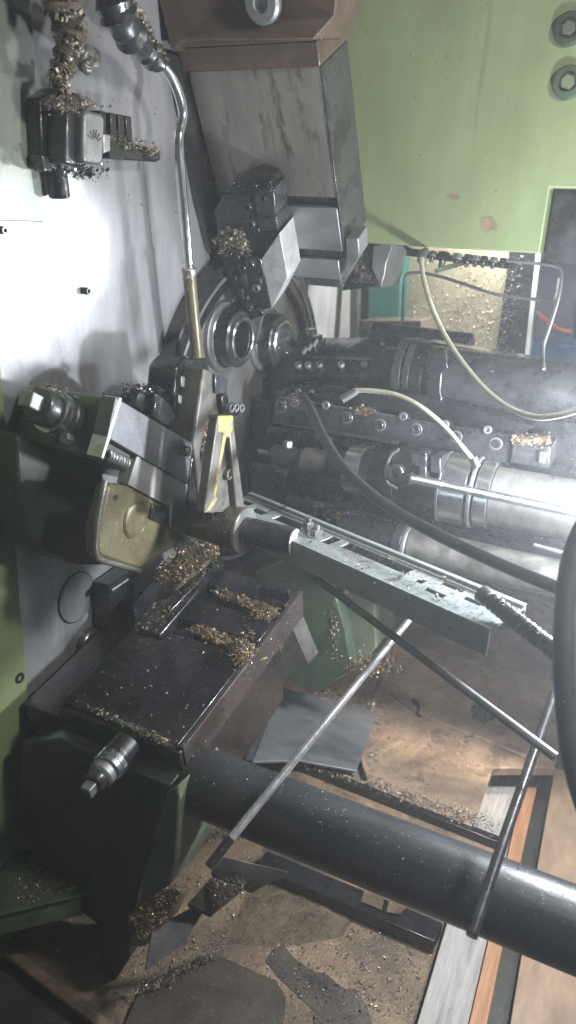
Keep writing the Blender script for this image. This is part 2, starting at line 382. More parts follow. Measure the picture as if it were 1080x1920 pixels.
uprism('tool_shank', [(447, 590), (478, 586), (476, 610), (482, 645), (466, 655), (452, 625)], .055, .03, 'gun', T_)
uprism('insert', [(470, 600), (492, 590), (478, 650)], .058, .012, 'grey', T_, .0006)
for (u, v, r, m) in ((466, 386, 9, 'gun'), (472, 417, 10, 'gun'), (495, 370, 6, 'black'), (471, 493, 9, 'gun'), (456, 500, 8, 'gun'), (482, 538, 8, 'grey'), (462, 556, 7, 'gun'), (440, 520, 7, 'gun'), (489, 583, 9, 'gun'), (446, 480, 6, 'gun'), (470, 574, 7, 'gun')):
    o = up(u, v, .0625); b = MB(); b.screw(o, UN, rpx(r, o), rpx(r*.9, o)); b.build('screw', m, T_)
for (u, v, w, h) in ((444, 540, 9, 22), (452, 512, 7, 30), (478, 520, 8, 12)):
    uprism('plate_rib', [(u, v), (u+w, v+3), (u+w+5, v+h), (u+5, v+h-3)], .070, .009, 'gun', T_, .001)
heap('brass_swarf', 'greasy brass swarf lodged in the black tool holder', scat([(425, 420), (460, 430), (475, 470), (420, 470), (405, 440)], .02, UN, pl=(UP+UN*.05, UN)), 260, .007, 'swcling')
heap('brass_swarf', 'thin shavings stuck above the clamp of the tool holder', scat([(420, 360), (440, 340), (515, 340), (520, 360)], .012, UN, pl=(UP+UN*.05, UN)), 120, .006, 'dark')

# ------------------------------------------------------------------ green housing
G = thing('green_housing', 'large light green painted machine housing with brown bare patches and round plugs', 'machine housing', (.35, 1.55, -.03))
gy = 1.55; gx0 = .05; gx1 = p(1012, 475, y=gy)[0]; gx2 = p(1022, 400, y=gy)[0]; gz = p(850, 466, y=gy)[2]; gzs = p(1030, 352, y=gy)[2]
b = MB(); b.prism([V((gx0, gy, gz)), V((gx1, gy, gz)), V((gx1, gy, gzs)), V((gx1+.22, gy, gzs)), V((gx1+.22, gy, .62)), V((gx0, gy, .62))], V((0, .30, 0))); b.build('shell', 'green', G, .003)
for (u, v) in ((1068, 55), (1066, 155)):
    o = p(u, v, y=gy); R_ = rpx(29, o)
    b = MB(); b.lathe(o+YD*.001, -YD, [(0, R_), (.008, R_), (.012, R_-.003), (.013, R_*.62), (.007, R_*.58), (.006, 0)], 36, False); q = b.build('round_plug', 'greendk', G)
    b = MB(); b.hexnut(o-YD*.0055, -YD, R_*.45, .009); b.build('hex_head', 'greenmid', q)
def blotch(u, v, ru, rv, n=26, j=.28):
    return [(u+math.cos(k*6.283/n)*ru*(1+random.uniform(-j, j)), v+math.sin(k*6.283/n)*rv*(1+random.uniform(-j, j))) for k in range(n)]
for (u, v, ru, rv) in ((916, 421, 18, 15), (850, 369, 11, 6)):
    b = MB(); b.prism([p(a, c, y=gy-.0006) for a, c in blotch(u, v, ru, rv)], YD*.0004); b.build('bare_patch', 'stain', G)
def flecks(n, fn, s=.0022):
    b = MB()
    for i in range(n): b.flake(fn(), s*random.uniform(.5, 1.6))
    return b
def gf():
    while True:
        u, v = random.gauss(800, 130), random.gauss(130, 130)
        if 660 < u < 1010 and -20 < v < 455: return p(u, v, y=gy-.0015)
tag(flecks(110, gf).build('swarf_flecks', 'brass', smooth=0), 'tiny bright flecks of swarf stuck on the green housing', 'swarf', kind='stuff')
b = MB(); b.box((gx1+.003, gy+.03, gzs-.13), (gx1+.25, gy+.24, gzs-.002)); tag(b.build('motor_box', 'gun', bevel=.006), 'dark grey box tucked under the right step of the green housing', 'machine box')

# ------------------------------------------------------------------ back of the machine
b = MB(); b.prism([p(690, 440, y=2.06), p(757, 440, y=2.06), p(745, 640, y=2.06), p(690, 640, y=2.06)], YD*.14); tag(b.build('teal_post', 'teal', bevel=.004), 'teal green painted post behind the dovetail gibs', 'post')
b = MB(); b.prism([p(752, 440, y=2.12), p(972, 440, y=2.12), p(940, 700, y=2.12), p(745, 700, y=2.12)], YD*.03); tag(b.build('splash_guard', 'panel', bevel=.003), 'tan back panel spattered all over with brass swarf', 'panel')
b = MB(); b.prism([p(958, 440, y=2.07), p(1012, 440, y=2.07), p(983, 680, y=2.07), p(927, 680, y=2.07)], YD*.045); tag(b.build('back_post', 'dark', bevel=.004), 'dark upright post with swarf stuck down its edge, right of the tan panel', 'post')
b = MB(); b.prism([p(1009, 440, y=2.04), p(1019, 440, y=2.04), p(993, 668, y=2.04), p(983, 668, y=2.04)], YD*.028); tag(b.build('white_strip', 'white', bevel=.002), 'narrow white upright strip right of the dark post', 'strip')
b = MB(); b.prism([p(995, 640, y=2.6), p(1120, 650, y=2.6), p(1120, 720, y=2.6), p(990, 700, y=2.6)], YD*.3); tag(b.build('blue_crate', 'blue', bevel=.01), 'blue crate far behind the white strip', 'crate')
b = MB(); b.tube([p(1006, 585, y=2.5), p(1030, 605, y=2.48), p(1050, 618, y=2.45), p(1075, 622, y=2.45)], .006); tag(b.build('orange_cable', 'orange'), 'orange cable hanging behind the white strip', 'cable')
b = MB(); b.prism([p(1072, 560, y=2.42), p(1140, 560, y=2.42), p(1140, 640, y=2.42), p(1072, 640, y=2.42)], YD*.1); tag(b.build('socket_box', 'dark', bevel=.01), 'dark box at the end of the orange cable', 'box')
b = MB(); b.prism([p(676, 600, y=1.95), p(790, 600, y=1.95), p(788, 622, y=1.95), p(672, 622, y=1.95)], YD*.10); tag(b.build('tan_ledge', 'tan', bevel=.003), 'tan ledge with shavings at the foot of the teal post', 'ledge')
b = MB(); b.cyl(p(640, 470, y=1.98), p(636, 640, y=1.98), .005); tag(b.build('guide_rod', 'gun'), 'thin dark upright rod in front of the bright wall end', 'rod')
b = MB(); b.prism([p(657, 500, y=1.93), p(671, 500, y=1.93), p(668, 650, y=1.93), p(655, 650, y=1.93)], YD*.03); tag(b.build('guide_bar', 'cast', bevel=.002), 'greasy upright bar left of the teal post', 'bar')
D_ = thing('dovetail_gib', 'pair of grey angled dovetail gibs hanging under the left corner of the green housing', 'gib', p(690, 500, y=1.60))
b = MB(); b.prism([p(700, 460, y=1.60), p(738, 455, y=1.60), p(724, 495, y=1.60), p(722, 512, y=1.60), p(714, 540, y=1.60), p(697, 502, y=1.60)], YD*.12); b.build('gib_jaw', 'grey', D_, .002)
b = MB(); b.prism([p(668, 440, y=1.63), p(704, 450, y=1.63), p(696, 500, y=1.63), p(708, 538, y=1.63), p(640, 545, y=1.63), p(655, 500, y=1.63)], YD*.10); b.build('gib_web', 'dark', D_, .002)
heap('brass_swarf', 'shavings packed between the dovetail gibs', scat([(675, 460), (700, 455), (695, 500), (708, 530), (660, 530)], .01, -YD, y=1.625), 160, .006, 'swcling')
def pf():
    u = random.gauss(950, 14); v = random.uniform(480, 660); return p(u-(v-480)*.13+10, v, y=2.066)
tag(flecks(520, pf, .0032).build('swarf_flecks', 'swcling', smooth=0), 'line of swarf stuck down the dark post right of the tan panel', 'swarf', kind='stuff')
tag(flecks(700, lambda: p(random.uniform(770, 945), 665-abs(random.gauss(0, 90)), y=2.117), .0036).build('swarf_flecks', 'swlight', smooth=0), 'brass flecks clinging to the tan back panel', 'swarf', kind='stuff')

# lubrication manifold and pipes under the green housing
LM = thing('lubrication_manifold', 'row of small grey pipe fittings along the bottom edge of the green housing', 'manifold', p(860, 480, y=1.6))
a = p(762, 466, y=1.60); e_ = p(965, 492, y=1.60)
b = MB(); b.obox(a-ZD*.014, (e_-a)*.97, YD*.03, ZD*.012); b.build('rail', 'gun', LM, .001)
for k, (u, w) in enumerate(((790, 9), (812, 8), (832, 12), (858, 10), (878, 9), (893, 8), (908, 8), (926, 8), (943, 7))):
    o = p(u, 476+(u-790)*.1, y=1.592); r = rpx(w, o)
    b = MB(); b.hexnut(o+V((0, 0, .006)), V((0, -.35, -1)), r, r*1.1); q = b.build('fitting', 'grey' if k % 2 else 'gun', LM)
    b = MB(); b.lathe(o+V((0, -.002, .004)), V((0, -.35, -1)), [(r*1.1, r*.5), (r*2.0, r*.5), (r*2.2, r*.4)], 14); b.build('nipple', 'gun', q)
def pipe(name, label, cat, pts, r, m, n=10, group=None):
    b = MB(); b.tube([p(u, v, d=dd) for u, v, dd in pts], r, n); return tag(b.build(name, m), label, cat, group)
pipe('steel_pipe', 'thin steel pipe looping from the manifold down in front of the white strip', 'pipe', [(940, 488, 1.50), (985, 492, 1.48), (1030, 497, 1.46), (1050, 504, 1.45), (1053, 522, 1.44), (1046, 560, 1.42), (1034, 600, 1.40), (1021, 640, 1.38), (1018, 660, 1.37), (1020, 692, 1.34)], .0032, 'grey')
pipe('steel_pipe', 'thin steel pipe crossing the tan panel and bending down at the teal post', 'pipe', [(754, 622, 1.72), (755, 580, 1.70), (758, 530, 1.69), (764, 514, 1.68), (790, 512, 1.67), (830, 520, 1.65), (880, 536, 1.6), (930, 552, 1.57), (990, 560, 1.54), (1030, 563, 1.5), (1041, 556, 1.48), (1047, 520, 1.46)], .0034, 'cast')
pipe('steel_pipe', 'short bright pipe stub poking left under the manifold', 'pipe', [(818, 508, 1.46), (850, 498, 1.50), (878, 491, 1.54)], .0045, 'bright')
pipe('steel_pipe', 'short dark pipe bend at the left end of the manifold', 'pipe', [(757, 450, 1.60), (760, 462, 1.58), (772, 470, 1.57), (795, 472, 1.56)], .0042, 'dark')
pipe('nylon_tube', 'cream nylon tube hanging in a long arc from the manifold to the right edge', 'tube', [(797, 474, 1.5), (790, 486, 1.46), (796, 530, 1.38), (815, 590, 1.30), (850, 655, 1.22), (900, 720, 1.12), (950, 762, 1.05), (1000, 781, 1.0), (1040, 780, .97), (1085, 768, .95), (1130, 750, .93)], .0042, 'cream', 14)
pipe('nylon_tube', 'cream nylon tube arching from the bolted block down to the big barrel', 'tube', [(652, 742, 1.17), (664, 733, 1.17), (700, 733, 1.16), (745, 741, 1.15), (790, 764, 1.14), (830, 797, 1.14), (862, 833, 1.14), (890, 866, 1.15)], .0038, 'cream', 14)

for ob in list(bpy.data.objects):
    if ob.get('label', '').startswith('cream nylon tube arching'): b = MB(); b.cyl(p(640, 750, d=1.172), p(668, 733, d=1.169), .0062, None, 16, .0008); b.build('ferrule', 'grey', ob)
for ob in list(bpy.data.objects):
    if ob.get('label', '').startswith('cream nylon tube arching'): b = MB(); b.cyl(p(886, 858, d=1.149), p(894, 876, d=1.151), .0065, None, 16, .0008); b.build('ferrule', 'grey', ob)
for ob in list(bpy.data.objects):
    if ob.get('label', '').startswith('cream nylon tube hanging'): b = MB(); b.cyl(p(798, 470, d=1.505), p(790, 488, d=1.455), .0068, None, 16, .0008); b.build('ferrule', 'grey', ob)
# ------------------------------------------------------------------ steel coolant pipe on the headstock
CP = thing('coolant_pipe', 'bent shiny steel coolant pipe with olive sleeve, standing in front of the headstock', 'pipe', p(360, 690, x=.08))
b = MB(); b.tube([p(u, v, x=.075) for u, v in ((285, 100), (305, 122), (325, 150), (338, 185), (343, 215), (338, 240), (335, 262), (338, 320), (347, 420), (355, 515))], rpx(9.5, p(340, 300, x=.075)), 18); b.build('upper_bend', 'bright', CP)
b = MB(); b.cyl(p(354, 508, x=.075), p(372, 690, x=.075), rpx(12, p(360, 600, x=.075)), None, 20); b.build('sleeve', 'olive', CP)
b = MB(); b.cyl(p(354, 504, x=.075), p(355, 514, x=.075), rpx(14, p(355, 510, x=.075)), None, 20); b.build('collar', 'grey', CP)
heap('brass_swarf', 'shavings caught on the collar of the bent coolant pipe', lambda: p(random.gauss(354, 7), random.gauss(515, 14), x=.083), 60, .005, 'swcling')
# upper hoses hung with swarf
b = MB(); b.tube([p(160, -60, x=.06), p(140, 20, x=.07), p(125, 70, x=.06), p(150, 95, x=.05), p(172, 108, x=.03)], .013, 14); tag(b.build('swarf_hung_hose', 'cast'), 'greasy hose hung with long brass shavings at the top left', 'hose')
b = MB(); b.tube([p(200, -60, x=.08), p(215, 10, x=.09), p(240, 60, x=.09), p(275, 95, x=.08), p(300, 118, x=.078)], .020, 18, rr=lambda t: (.026-.011*t)*(1+.12*math.sin(t*60)+.10*math.sin(t*23+1))); tag(b.build('ribbed_hose', 'gun'), 'crinkled shiny hose joining the top of the bent coolant pipe', 'hose')
cl = [p(u, v, x=.075) for u, v in ((110, -40), (118, 20), (132, 60), (122, 110), (112, 150), (116, 185))]
b = MB(); b.tube(cl, .012, 12, 8, rr=lambda t: (.014*(1-t)**.7+.003)*(1+.45*math.sin(t*47)+.2*math.sin(t*91)))
tag(b.build('swarf_bed', 'swbed', smooth=80), 'matted oily clump of shavings under the top left hose', 'swarf', kind='stuff')
def clf():
    t = random.random()**1.2; i = min(4, int(t*5)); q = cl[i].lerp(cl[i+1], t*5-i); a = random.uniform(0, 6.28)
    return q+(YD*math.cos(a)+XD*math.sin(a))*(.016*(1-t)**.7+.003)
heap('brass_swarf', 'long tangled shavings hanging from the top left hose', clf, 420, .011, 'swcling')
b = MB(); b.tube([p(u, v, x=.07) for u, v in ((128, 62), (145, 90), (160, 112), (158, 130), (180, 118))], .009, 10, 8, rr=lambda t: .012*(1-t*.6)*(1+.3*math.sin(t*40)))
tag(b.build('swarf_bed', 'cast', smooth=80), 'dark twisted lump of shavings right of the hanging clump', 'swarf', kind='stuff')
def hsf():
    t = random.random(); a = random.uniform(0, 6.28); q = p(208+88*t, -10+122*t, x=.085)
    return q+(YD*math.cos(a)+XD*abs(math.sin(a)))*(.025-.010*t)
heap('brass_swarf', 'bright tangled shavings on the crinkled hose', hsf, 150, .008, 'swcling')

# limit switch
LS = thing('limit_switch', 'grimy limit switch box with light cover on the headstock, black block behind it', 'switch', p(160, 280, x=.02))
b = MB(); b.prism([p(u, v, x=.030) for u, v in ((72, 185), (105, 165), (150, 175), (165, 200), (160, 312), (120, 330), (95, 318), (78, 318))], -XD*.0295); b.build('back_block', 'black', LS, .004)
b = MB(); b.prism([p(u, v, x=.062) for u, v in ((125, 208), (158, 203), (162, 212), (155, 312), (150, 318), (122, 305))], -XD*.03); b.build('case', 'gun', LS, .003)
b = MB(); b.prism([p(u, v, x=.075) for u, v in ((157, 214), (164, 207), (190, 213), (197, 222), (194, 303), (187, 310), (160, 306), (154, 298))], -XD*.03); c_ = b.build('cover', 'grey', LS, .004)
for k in range(6):                                   # embossed fan mark on the cover
    a = math.radians(-150+k*24); o = p(178, 268, x=.0752); 
    b = MB(); t = (YD*math.cos(a)-ZD*math.sin(a)); b.obox(o+t*.006, t*.010, t.cross(XD)*.0012, XD*.0008); b.build('embossed_mark', 'cast', c_)
b = MB(); b.prism([p(u, v, x=.06) for u, v in ((194, 250), (208, 252), (208, 284), (194, 288))], -XD*.012); b.build('roller_arm', 'steel', LS, .002)
b = MB(); b.cyl(p(104, 312, x=.02), p(112, 372, x=.02), rpx(20, p(110, 340, x=.02)), None, 20, .002); b.build('cable_gland', 'dark', LS)
b = MB(); b.prism([p(u, v, x=.035) for u, v in ((78, 290), (98, 295), (98, 322), (84, 322))], -XD*.02); b.build('lug', 'gun', LS, .002)
DG = thing('trip_dog_rail', 'black toothed trip dog rail right of the light switch cover', 'trip dog', p(250, 280, x=.02))
b = MB(); b.prism([p(u, v, x=.045) for u, v in ((205, 262), (245, 268), (278, 276), (300, 286), (302, 300), (292, 304), (205, 298))], -XD*.04); b.build('rail', 'dark', DG, .002)
for u in (188, 207, 222, 236):
    b = MB(); b.prism([p(u, 207+(u-188)*.2, x=.05), p(u+11, 209+(u-188)*.2, x=.05), p(u+13, 270, x=.05), p(u+2, 268, x=.05)], -XD*.03); b.build('dog', 'black', DG, .0015)
heap('brass_swarf', 'fine shavings along the toothed trip dog rail', lambda: (lambda t: p(205+95*t+random.gauss(0, 4), 255+30*t+random.gauss(0, 7), x=.05))(random.random()), 150, .005, 'swcling')
heap('brass_swarf', 'oily shavings heaped on top of the limit switch', lambda: p(random.gauss(135, 22), random.gauss(194, 8), x=.066), 170, .006, 'swcling')
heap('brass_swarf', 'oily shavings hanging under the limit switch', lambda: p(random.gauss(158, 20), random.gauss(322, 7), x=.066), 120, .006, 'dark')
def wf(): return p(random.uniform(20, 330), random.triangular(0, 700, 100), x=.004)
tag(flecks(120, wf, .0022).build('swarf_flecks', 'swcling', smooth=0), 'scattered bright flecks on the brushed headstock plate', 'swarf', kind='stuff')

# ------------------------------------------------------------------ left cross slide (30 degrees)
t3 = math.radians(30); e1 = V((0, math.cos(t3), -math.sin(t3))); e2 = V((0, math.sin(t3), math.cos(t3)))
S = thing('left_cross_slide', 'left cross slide with dark green end plate and steel side plate sloping to the drum', 'machine slide', p(260, 850, x=.17))
xs = .170; E0 = p(215, 745, x=xs); Eb = p(190, 862, x=xs); hgt = (E0-Eb).dot(e2)
xg = p(66, 712, pl=(E0, e1))[0]
b = MB(); b.obox(V((xg, E0[1], E0[2]))+e1*.001-e2*hgt, XD*(xs-.001-xg), e2*hgt*.98, e1*.075); b.build('end_plate', 'greendk', S, .003)
b = MB(); b.obox(V((.001, E0[1], E0[2]))+e1*.02-e2*hgt*.9, XD*(xs-.02), e2*hgt*.75, e1*.2); b.build('slide_core', 'black', S, .002)
b = MB(); o = p(196, 772, pl=(E0, e1)); b.lathe(o-e1*.001, -e1, [(0, .010), (.001, .010)], 20); b.build('oil_hole', 'black', S)
xo = xs+.012
b = MB(); b.prism([p(u, v, x=xo) for u, v in ((217, 745), (362, 832), (352, 908), (208, 824), (205, 832), (192, 862))], -XD*.024); b.build('side_plate', 'plate', S, .0012)
b = MB(); b.obox(V((xo-.024, E0[1], E0[2]))-e1*.006-e2*hgt, XD*.0245, e2*hgt*1.0, e1*.0055); b.build('plate_edge', 'face', S, .0008)
b = MB(); b.prism([p(u, v, x=xo-.002) for u, v in ((363, 833), (381, 848), (372, 930), (360, 985), (346, 1000), (354, 908))], -XD*.035); b.build('nose', 'dark', S, .001)
b = MB(); b.prism([p(u, v, x=xo-.004) for u, v in ((258, 853), (354, 909), (345, 1003), (318, 988), (316, 950), (240, 909))], -XD*.02); b.build('grey_block', 'plate2', S, .001)
b = MB(); b.spring(p(200, 852, x=xo-.012), p(238, 870, x=xo-.012), rpx(10, E0), .0024, 8); b.build('spring', 'grey', S)
b = MB(); b.cyl(p(198, 851, x=xo-.012), p(262, 882, x=xo-.012), rpx(4, E0), None, 14); b.build('spring_rod', 'black', S)
for (u, v) in ((352, 846),):
    o = p(u, v, x=xo); b = MB(); b.lathe(o, XD, [(0, .008), (.001, .008)], 16); b.build('screw_recess', 'black', S)
heap('brass_swarf', 'brass chips packed in the side plate corner hole', lambda: p(random.gauss(345, 6), random.gauss(843, 6), x=xo+.002), 50, .005)
KN = thing('upper_adjusting_knob', 'ringed adjusting knob with square end on the dark green end plate', 'knob', p(110, 775, pl=(E0, e1)))
o = p(122, 785, pl=(E0, e1)); R0 = rpx(43, o)
b = MB(); b.lathe(o+e1*.0, -e1, [(0, R0*1.05), (.012, R0*1.05), (.014, R0)], 40); b.build('flange', 'gun', KN)
b = MB(); b.lathe(o-e1*.0142, -e1, [(0, R0*.97), (.008, R0*.97), (.009, R0*.93), (.010, R0*.97), (.018, R0*.97), (.020, R0*.9)], 48); b.build('dial', 'bright', KN)
b = MB(); b.lathe(o-e1*.0345, -e1, [(0, R0*.80), (.018, R0*.80), (.022, R0*.72), (.023, R0*.5)], 40); b.build('hub', 'gun', KN)
b = MB(); q = o-e1*.0575; w = R0*.34; b.obox(q-XD*w-e2*w, XD*2*w, e2*2*w, -e1*.022); b.build('square_end', 'grey', KN, .002)
q = p(130, 824, pl=(E0-e1*.012, e1)); b = MB(); b.hexnut(q, -e1, .008, .012); b.build('stop_screw', 'grey', KN)
heap('brass_swarf', 'fine shavings on the ringed adjusting knob', lambda: o-e1*random.uniform(.005, .05)+e2*(R0*.95)+XD*random.gauss(0, .02), 80, .005, 'swcling')

# olive tool-slide foot
xf = .178
OL = thing('olive_bracket', 'oily olive bracket with round boss and bright rounded rim, under the left cross slide', 'bracket', p(260, 1060, x=xf))
b = MB(); b.prism([p(u, v, x=xf) for u, v in ((203, 908), (210, 908), (242, 911), (316, 952), (317, 990), (345, 1004), (352, 1012), (262, 1069), (248, 1066), (190, 1046), (182, 1040), (181, 995))], -XD*.022); b.build('plate', 'olive', OL, .006)
b = MB(); b.tube([p(u, v, x=xf-.004) for u, v in ((196, 900), (188, 940), (180, 990), (179, 1036), (190, 1050), (225, 1060), (262, 1071))], .0045, 10); b.build('rim', 'cast', OL)
o = p(254, 974, x=xf); b = MB(); b.ring(o-XD*.004, XD, rpx(33, o), rpx(37, o), .006, 48, .001); b.build('boss_ring', 'olive', OL)
b = MB(); b.lathe(o-XD*.004, XD, [(0, rpx(32, o)), (.0055, rpx(32, o)), (.0065, rpx(28, o)), (.0065, rpx(20, o)), (.0055, 0)], 48, False); b.build('boss', 'olive', OL)
o = p(217, 933, x=xf+.0003); b = MB(); b.lathe(o-XD*.001, XD, [(0, rpx(6, o)), (.0013, rpx(6, o))], 20); b.build('oil_hole', 'black', OL)
b = MB(); b.prism([p(u, v, x=xf+.003) for u, v in ((286, 944), (318, 951), (318, 990), (280, 972))], -XD*.02); b.build('notch_block', 'dark', OL, .001)
# dark green casting below the end plate
b = MB(); b.prism([p(u, v, x=.075) for u, v in ((30, 812), (195, 868), (195, 905), (182, 960), (182, 1045), (215, 1060), (150, 1060), (60, 1020), (34, 930))], -XD*.074); tag(b.build('slide_casting', 'greenblk', bevel=.01), 'dark green casting between the end plate and the round cover', 'casting')

# clamp parts behind the left slide and the greasy column
CL = thing('clamp_block', 'black clamp jaws standing behind the steel side plate', 'clamp', p(290, 790, x=.12))
b = MB(); b.prism([p(u, v, x=.15) for u, v in ((252, 762), (262, 735), (272, 738), (270, 775))], -XD*.05); b.build('jaw', 'gun', CL, .002)
b = MB(); b.prism([p(u, v, x=.135) for u, v in ((230, 745), (250, 728), (285, 730), (290, 775), (262, 768))], -XD*.04); b.build('base', 'black', CL, .003)
b = MB(); b.prism([p(u, v, x=.15) for u, v in ((284, 784), (293, 735), (310, 745), (328, 770), (330, 800), (320, 806))], -XD*.06); b.build('jaw', 'dark', CL, .004)
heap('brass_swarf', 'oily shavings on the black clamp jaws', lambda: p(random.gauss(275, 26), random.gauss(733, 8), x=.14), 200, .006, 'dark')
CO = thing('tool_column', 'greasy grey upright tool post left of the yellow lever', 'tool post', p(370, 850, x=.16))
b = MB(); b.prism([p(u, v, x=.15) for u, v in ((325, 735), (330, 690), (345, 672), (392, 672), (396, 760), (398, 860), (385, 850), (330, 800))], -XD*.05); b.build('post', 'dark', CO, .004)
b = MB(); b.prism([p(u, v, x=.185) for u, v in ((383, 690), (405, 700), (425, 708), (428, 740), (418, 775), (388, 790), (376, 850), (392, 960), (378, 960), (362, 830), (372, 760))], -XD*.06); b.build('arm', 'cast', CO, .004)
b = MB(); b.prism([p(u, v, x=.19) for u, v in ((403, 702), (414, 704), (428, 712), (424, 740), (404, 738))], -XD*.05); b.build('cap', 'gun', CO, .002)
b = MB(); b.prism([p(u, v, x=.17) for u, v in ((372, 690), (402, 702), (400, 740), (380, 738))], -XD*.03); b.build('pocket', 'black', CO, .002)
q1 = p(415, 742, x=.19); b = MB(); b.prism([p(u, v, x=.195) for u, v in ((415, 742), (428, 740), (432, 770), (448, 760), (452, 774), (444, 780), (420, 782))], -XD*.03); b.build('lug', 'dark', CO, .002)
for (u, v) in ((432, 765), (441, 764), (451, 765)):
    o = p(u, v, x=.2); b = MB(); b.ring(o-XD*.008, XD, .004, .0075, .012, 20, .001); b.build('ring', 'grey', CO)
for (u, v, w, h) in ((340, 705, 8, 22), (352, 700, 8, 16), (335, 740, 7, 18), (350, 745, 10, 12)):
    b = MB(); b.prism([p(u, v, x=.158), p(u+w, v+2, x=.158), p(u+w, v+h, x=.158), p(u, v+h-2, x=.158)], -XD*.01); b.build('stud', 'grey', CO, .001)
heap('brass_swarf', 'clump of golden brass chips on the greasy tool post', scat([(355, 770), (372, 758), (395, 775), (394, 800), (380, 815), (366, 800)], .012, XD, x=.166), 330, .006)
heap('brass_swarf', 'grey sludge of fine chips on the lower tool post', scat([(372, 800), (392, 800), (388, 850), (370, 850)], .006, XD, x=.166), 120, .005, 'swcling')

# ------------------------------------------------------------------ yellow lever with its pivot pin
LVx = .268
def lv(u, v, o=0): return p(u, v, x=LVx+o)
LV = thing('yellow_lever', 'A shaped lever with chipped yellow paint, standing on the round pivot boss', 'lever', lv(425, 990))
def strip(name, a, c, wa, wc, m, x=0, dp=.03, bev=.002):
    a_, c_ = V((*a, 0)), V((*c, 0)); t = (c_-a_).normalized(); n = V((-t.y, t.x, 0))
    pts = [a_+n*wa, a_-n*wa, c_-n*wc, c_+n*wc]
    b = MB(); b.prism([lv(q.x, q.y, x) for q in pts], -XD*dp); return b.build(name, m, LV, bev)
strip('left_leg', (414, 782), (392, 962), 6, 10, 'cast', 0, .014)
strip('right_leg', (434, 800), (452, 960), 5, 8, 'cast', 0, .014)
b = MB(); b.prism([lv(u, v, -.010) for u, v in ((416, 790), (436, 800), (450, 960), (396, 960))], -XD*.006); b.build('web', 'cast', LV)
b = MB(); b.prism([lv(u, v, -.0035) for u, v in ((409, 780), (438, 779), (440, 806), (409, 812))], -XD*.016); b.build('head', 'cast', LV, .002)
b = MB(); b.prism([lv(u, v, .001) for u, v in ((409, 780), (438, 779), (437, 806), (428, 822), (418, 812), (409, 812))], -XD*.004); b.build('top_paint', 'yellow', LV, .002)
strip('painted_rib', (423, 812), (402, 935), 3.4, 2.6, 'yellow', .0008, .012)
b = MB(); b.prism([lv(u, v, .0015) for u, v in ((384, 962), (404, 928), (408, 936), (396, 958))], -XD*.004); b.build('painted_foot', 'yellow', LV, .001)
o = lv(425, 889, -.009); b = MB(); b.ring(o-XD*.002, XD, rpx(7, o), rpx(11, o), .008, 28, .001); b.build('eye', 'cast', LV)
b = MB(); b.obox(o-XD*.001-YD*.0025-ZD*.008, YD*.005, ZD*.016, XD*.003); b.build('eye_slot', 'yellow', LV)
pa = lv(440, 990); 
b = MB(); b.lathe(pa-XD*.075, XD, [(0, rpx(36, pa)), (.072, rpx(40, pa)), (.078, rpx(42, pa)), (.088, rpx(42, pa)), (.090, rpx(40, pa))], 44); b.build('boss', 'cast', LV)
b = MB(); b.lathe(pa+XD*.0135, XD, [(0, rpx(44, pa)), (.004, rpx(44, pa)), (.005, rpx(43, pa))], 48); b.build('flange', 'steel', LV)
pe = along(pa, XD, u=551)
PN = thing('pivot_pin', 'thick round pivot pin with slotted bright end, through the boss of the yellow lever', 'pin', pa)
L_ = (pe-pa).length; r_ = rpx(31, pa); r2_ = rpx(27, pe)
b = MB(); b.lathe(pa+XD*.019, XD, [(0, r2_), (L_-.021, r2_), (L_-.019, r2_-.001)], 40); b.build('shank', 'gun', PN)
b = MB(); b.lathe(pe+XD*.0005, XD, [(0, r2_-.0012), (.001, r2_-.0012), (.0015, r2_-.002)], 40); q = b.build('end_face', 'face', PN)
b = MB(); b.lathe(pe+XD*.0016, XD, [(0, r2_*.18), (.0008, r2_*.18)], 16); b.build('centre_hole', 'black', q)
b = MB(); b.obox(pe+XD*.0016-ZD*.001, YD*r2_*.9, ZD*.002, XD*.0008); b.build('slot', 'black', q)
heap('brass_swarf', 'fine chips scattered over the lever boss', lambda: (lambda a, s: pa+XD*(-.07*s+.005)+(YD*math.cos(a)+ZD*math.sin(a))*rpx(42, pa))(random.uniform(.9, 3.0), random.random()), 240, .004, 'swcling')

# ------------------------------------------------------------------ galvanised slotted channel
A = V((.206, 1.078, -.427)); B = V((.649, .929, -.433)); s_ = (B-A).normalized()
B2 = p(970, 1197, d=.965); wv = B2-B; wv = (wv-s_*wv.dot(s_)); Wd = wv.length; w_ = V((s_.y, -s_.x, 0)).normalized(); s_ = V((s_.x, s_.y, s_.z)); w_ = (w_-s_*w_.dot(s_)).normalized(); Wd = .085; n_ = s_.cross(w_).normalized()
if n_.z < 0: n_ = -n_
Ls = (B-A).length+.04; A0 = A+s_*.022
SC = thing('slotted_channel', 'pale galvanised slotted channel lying slanted across the machine', 'channel', (A0+s_*Ls*.5))
tk = .0025
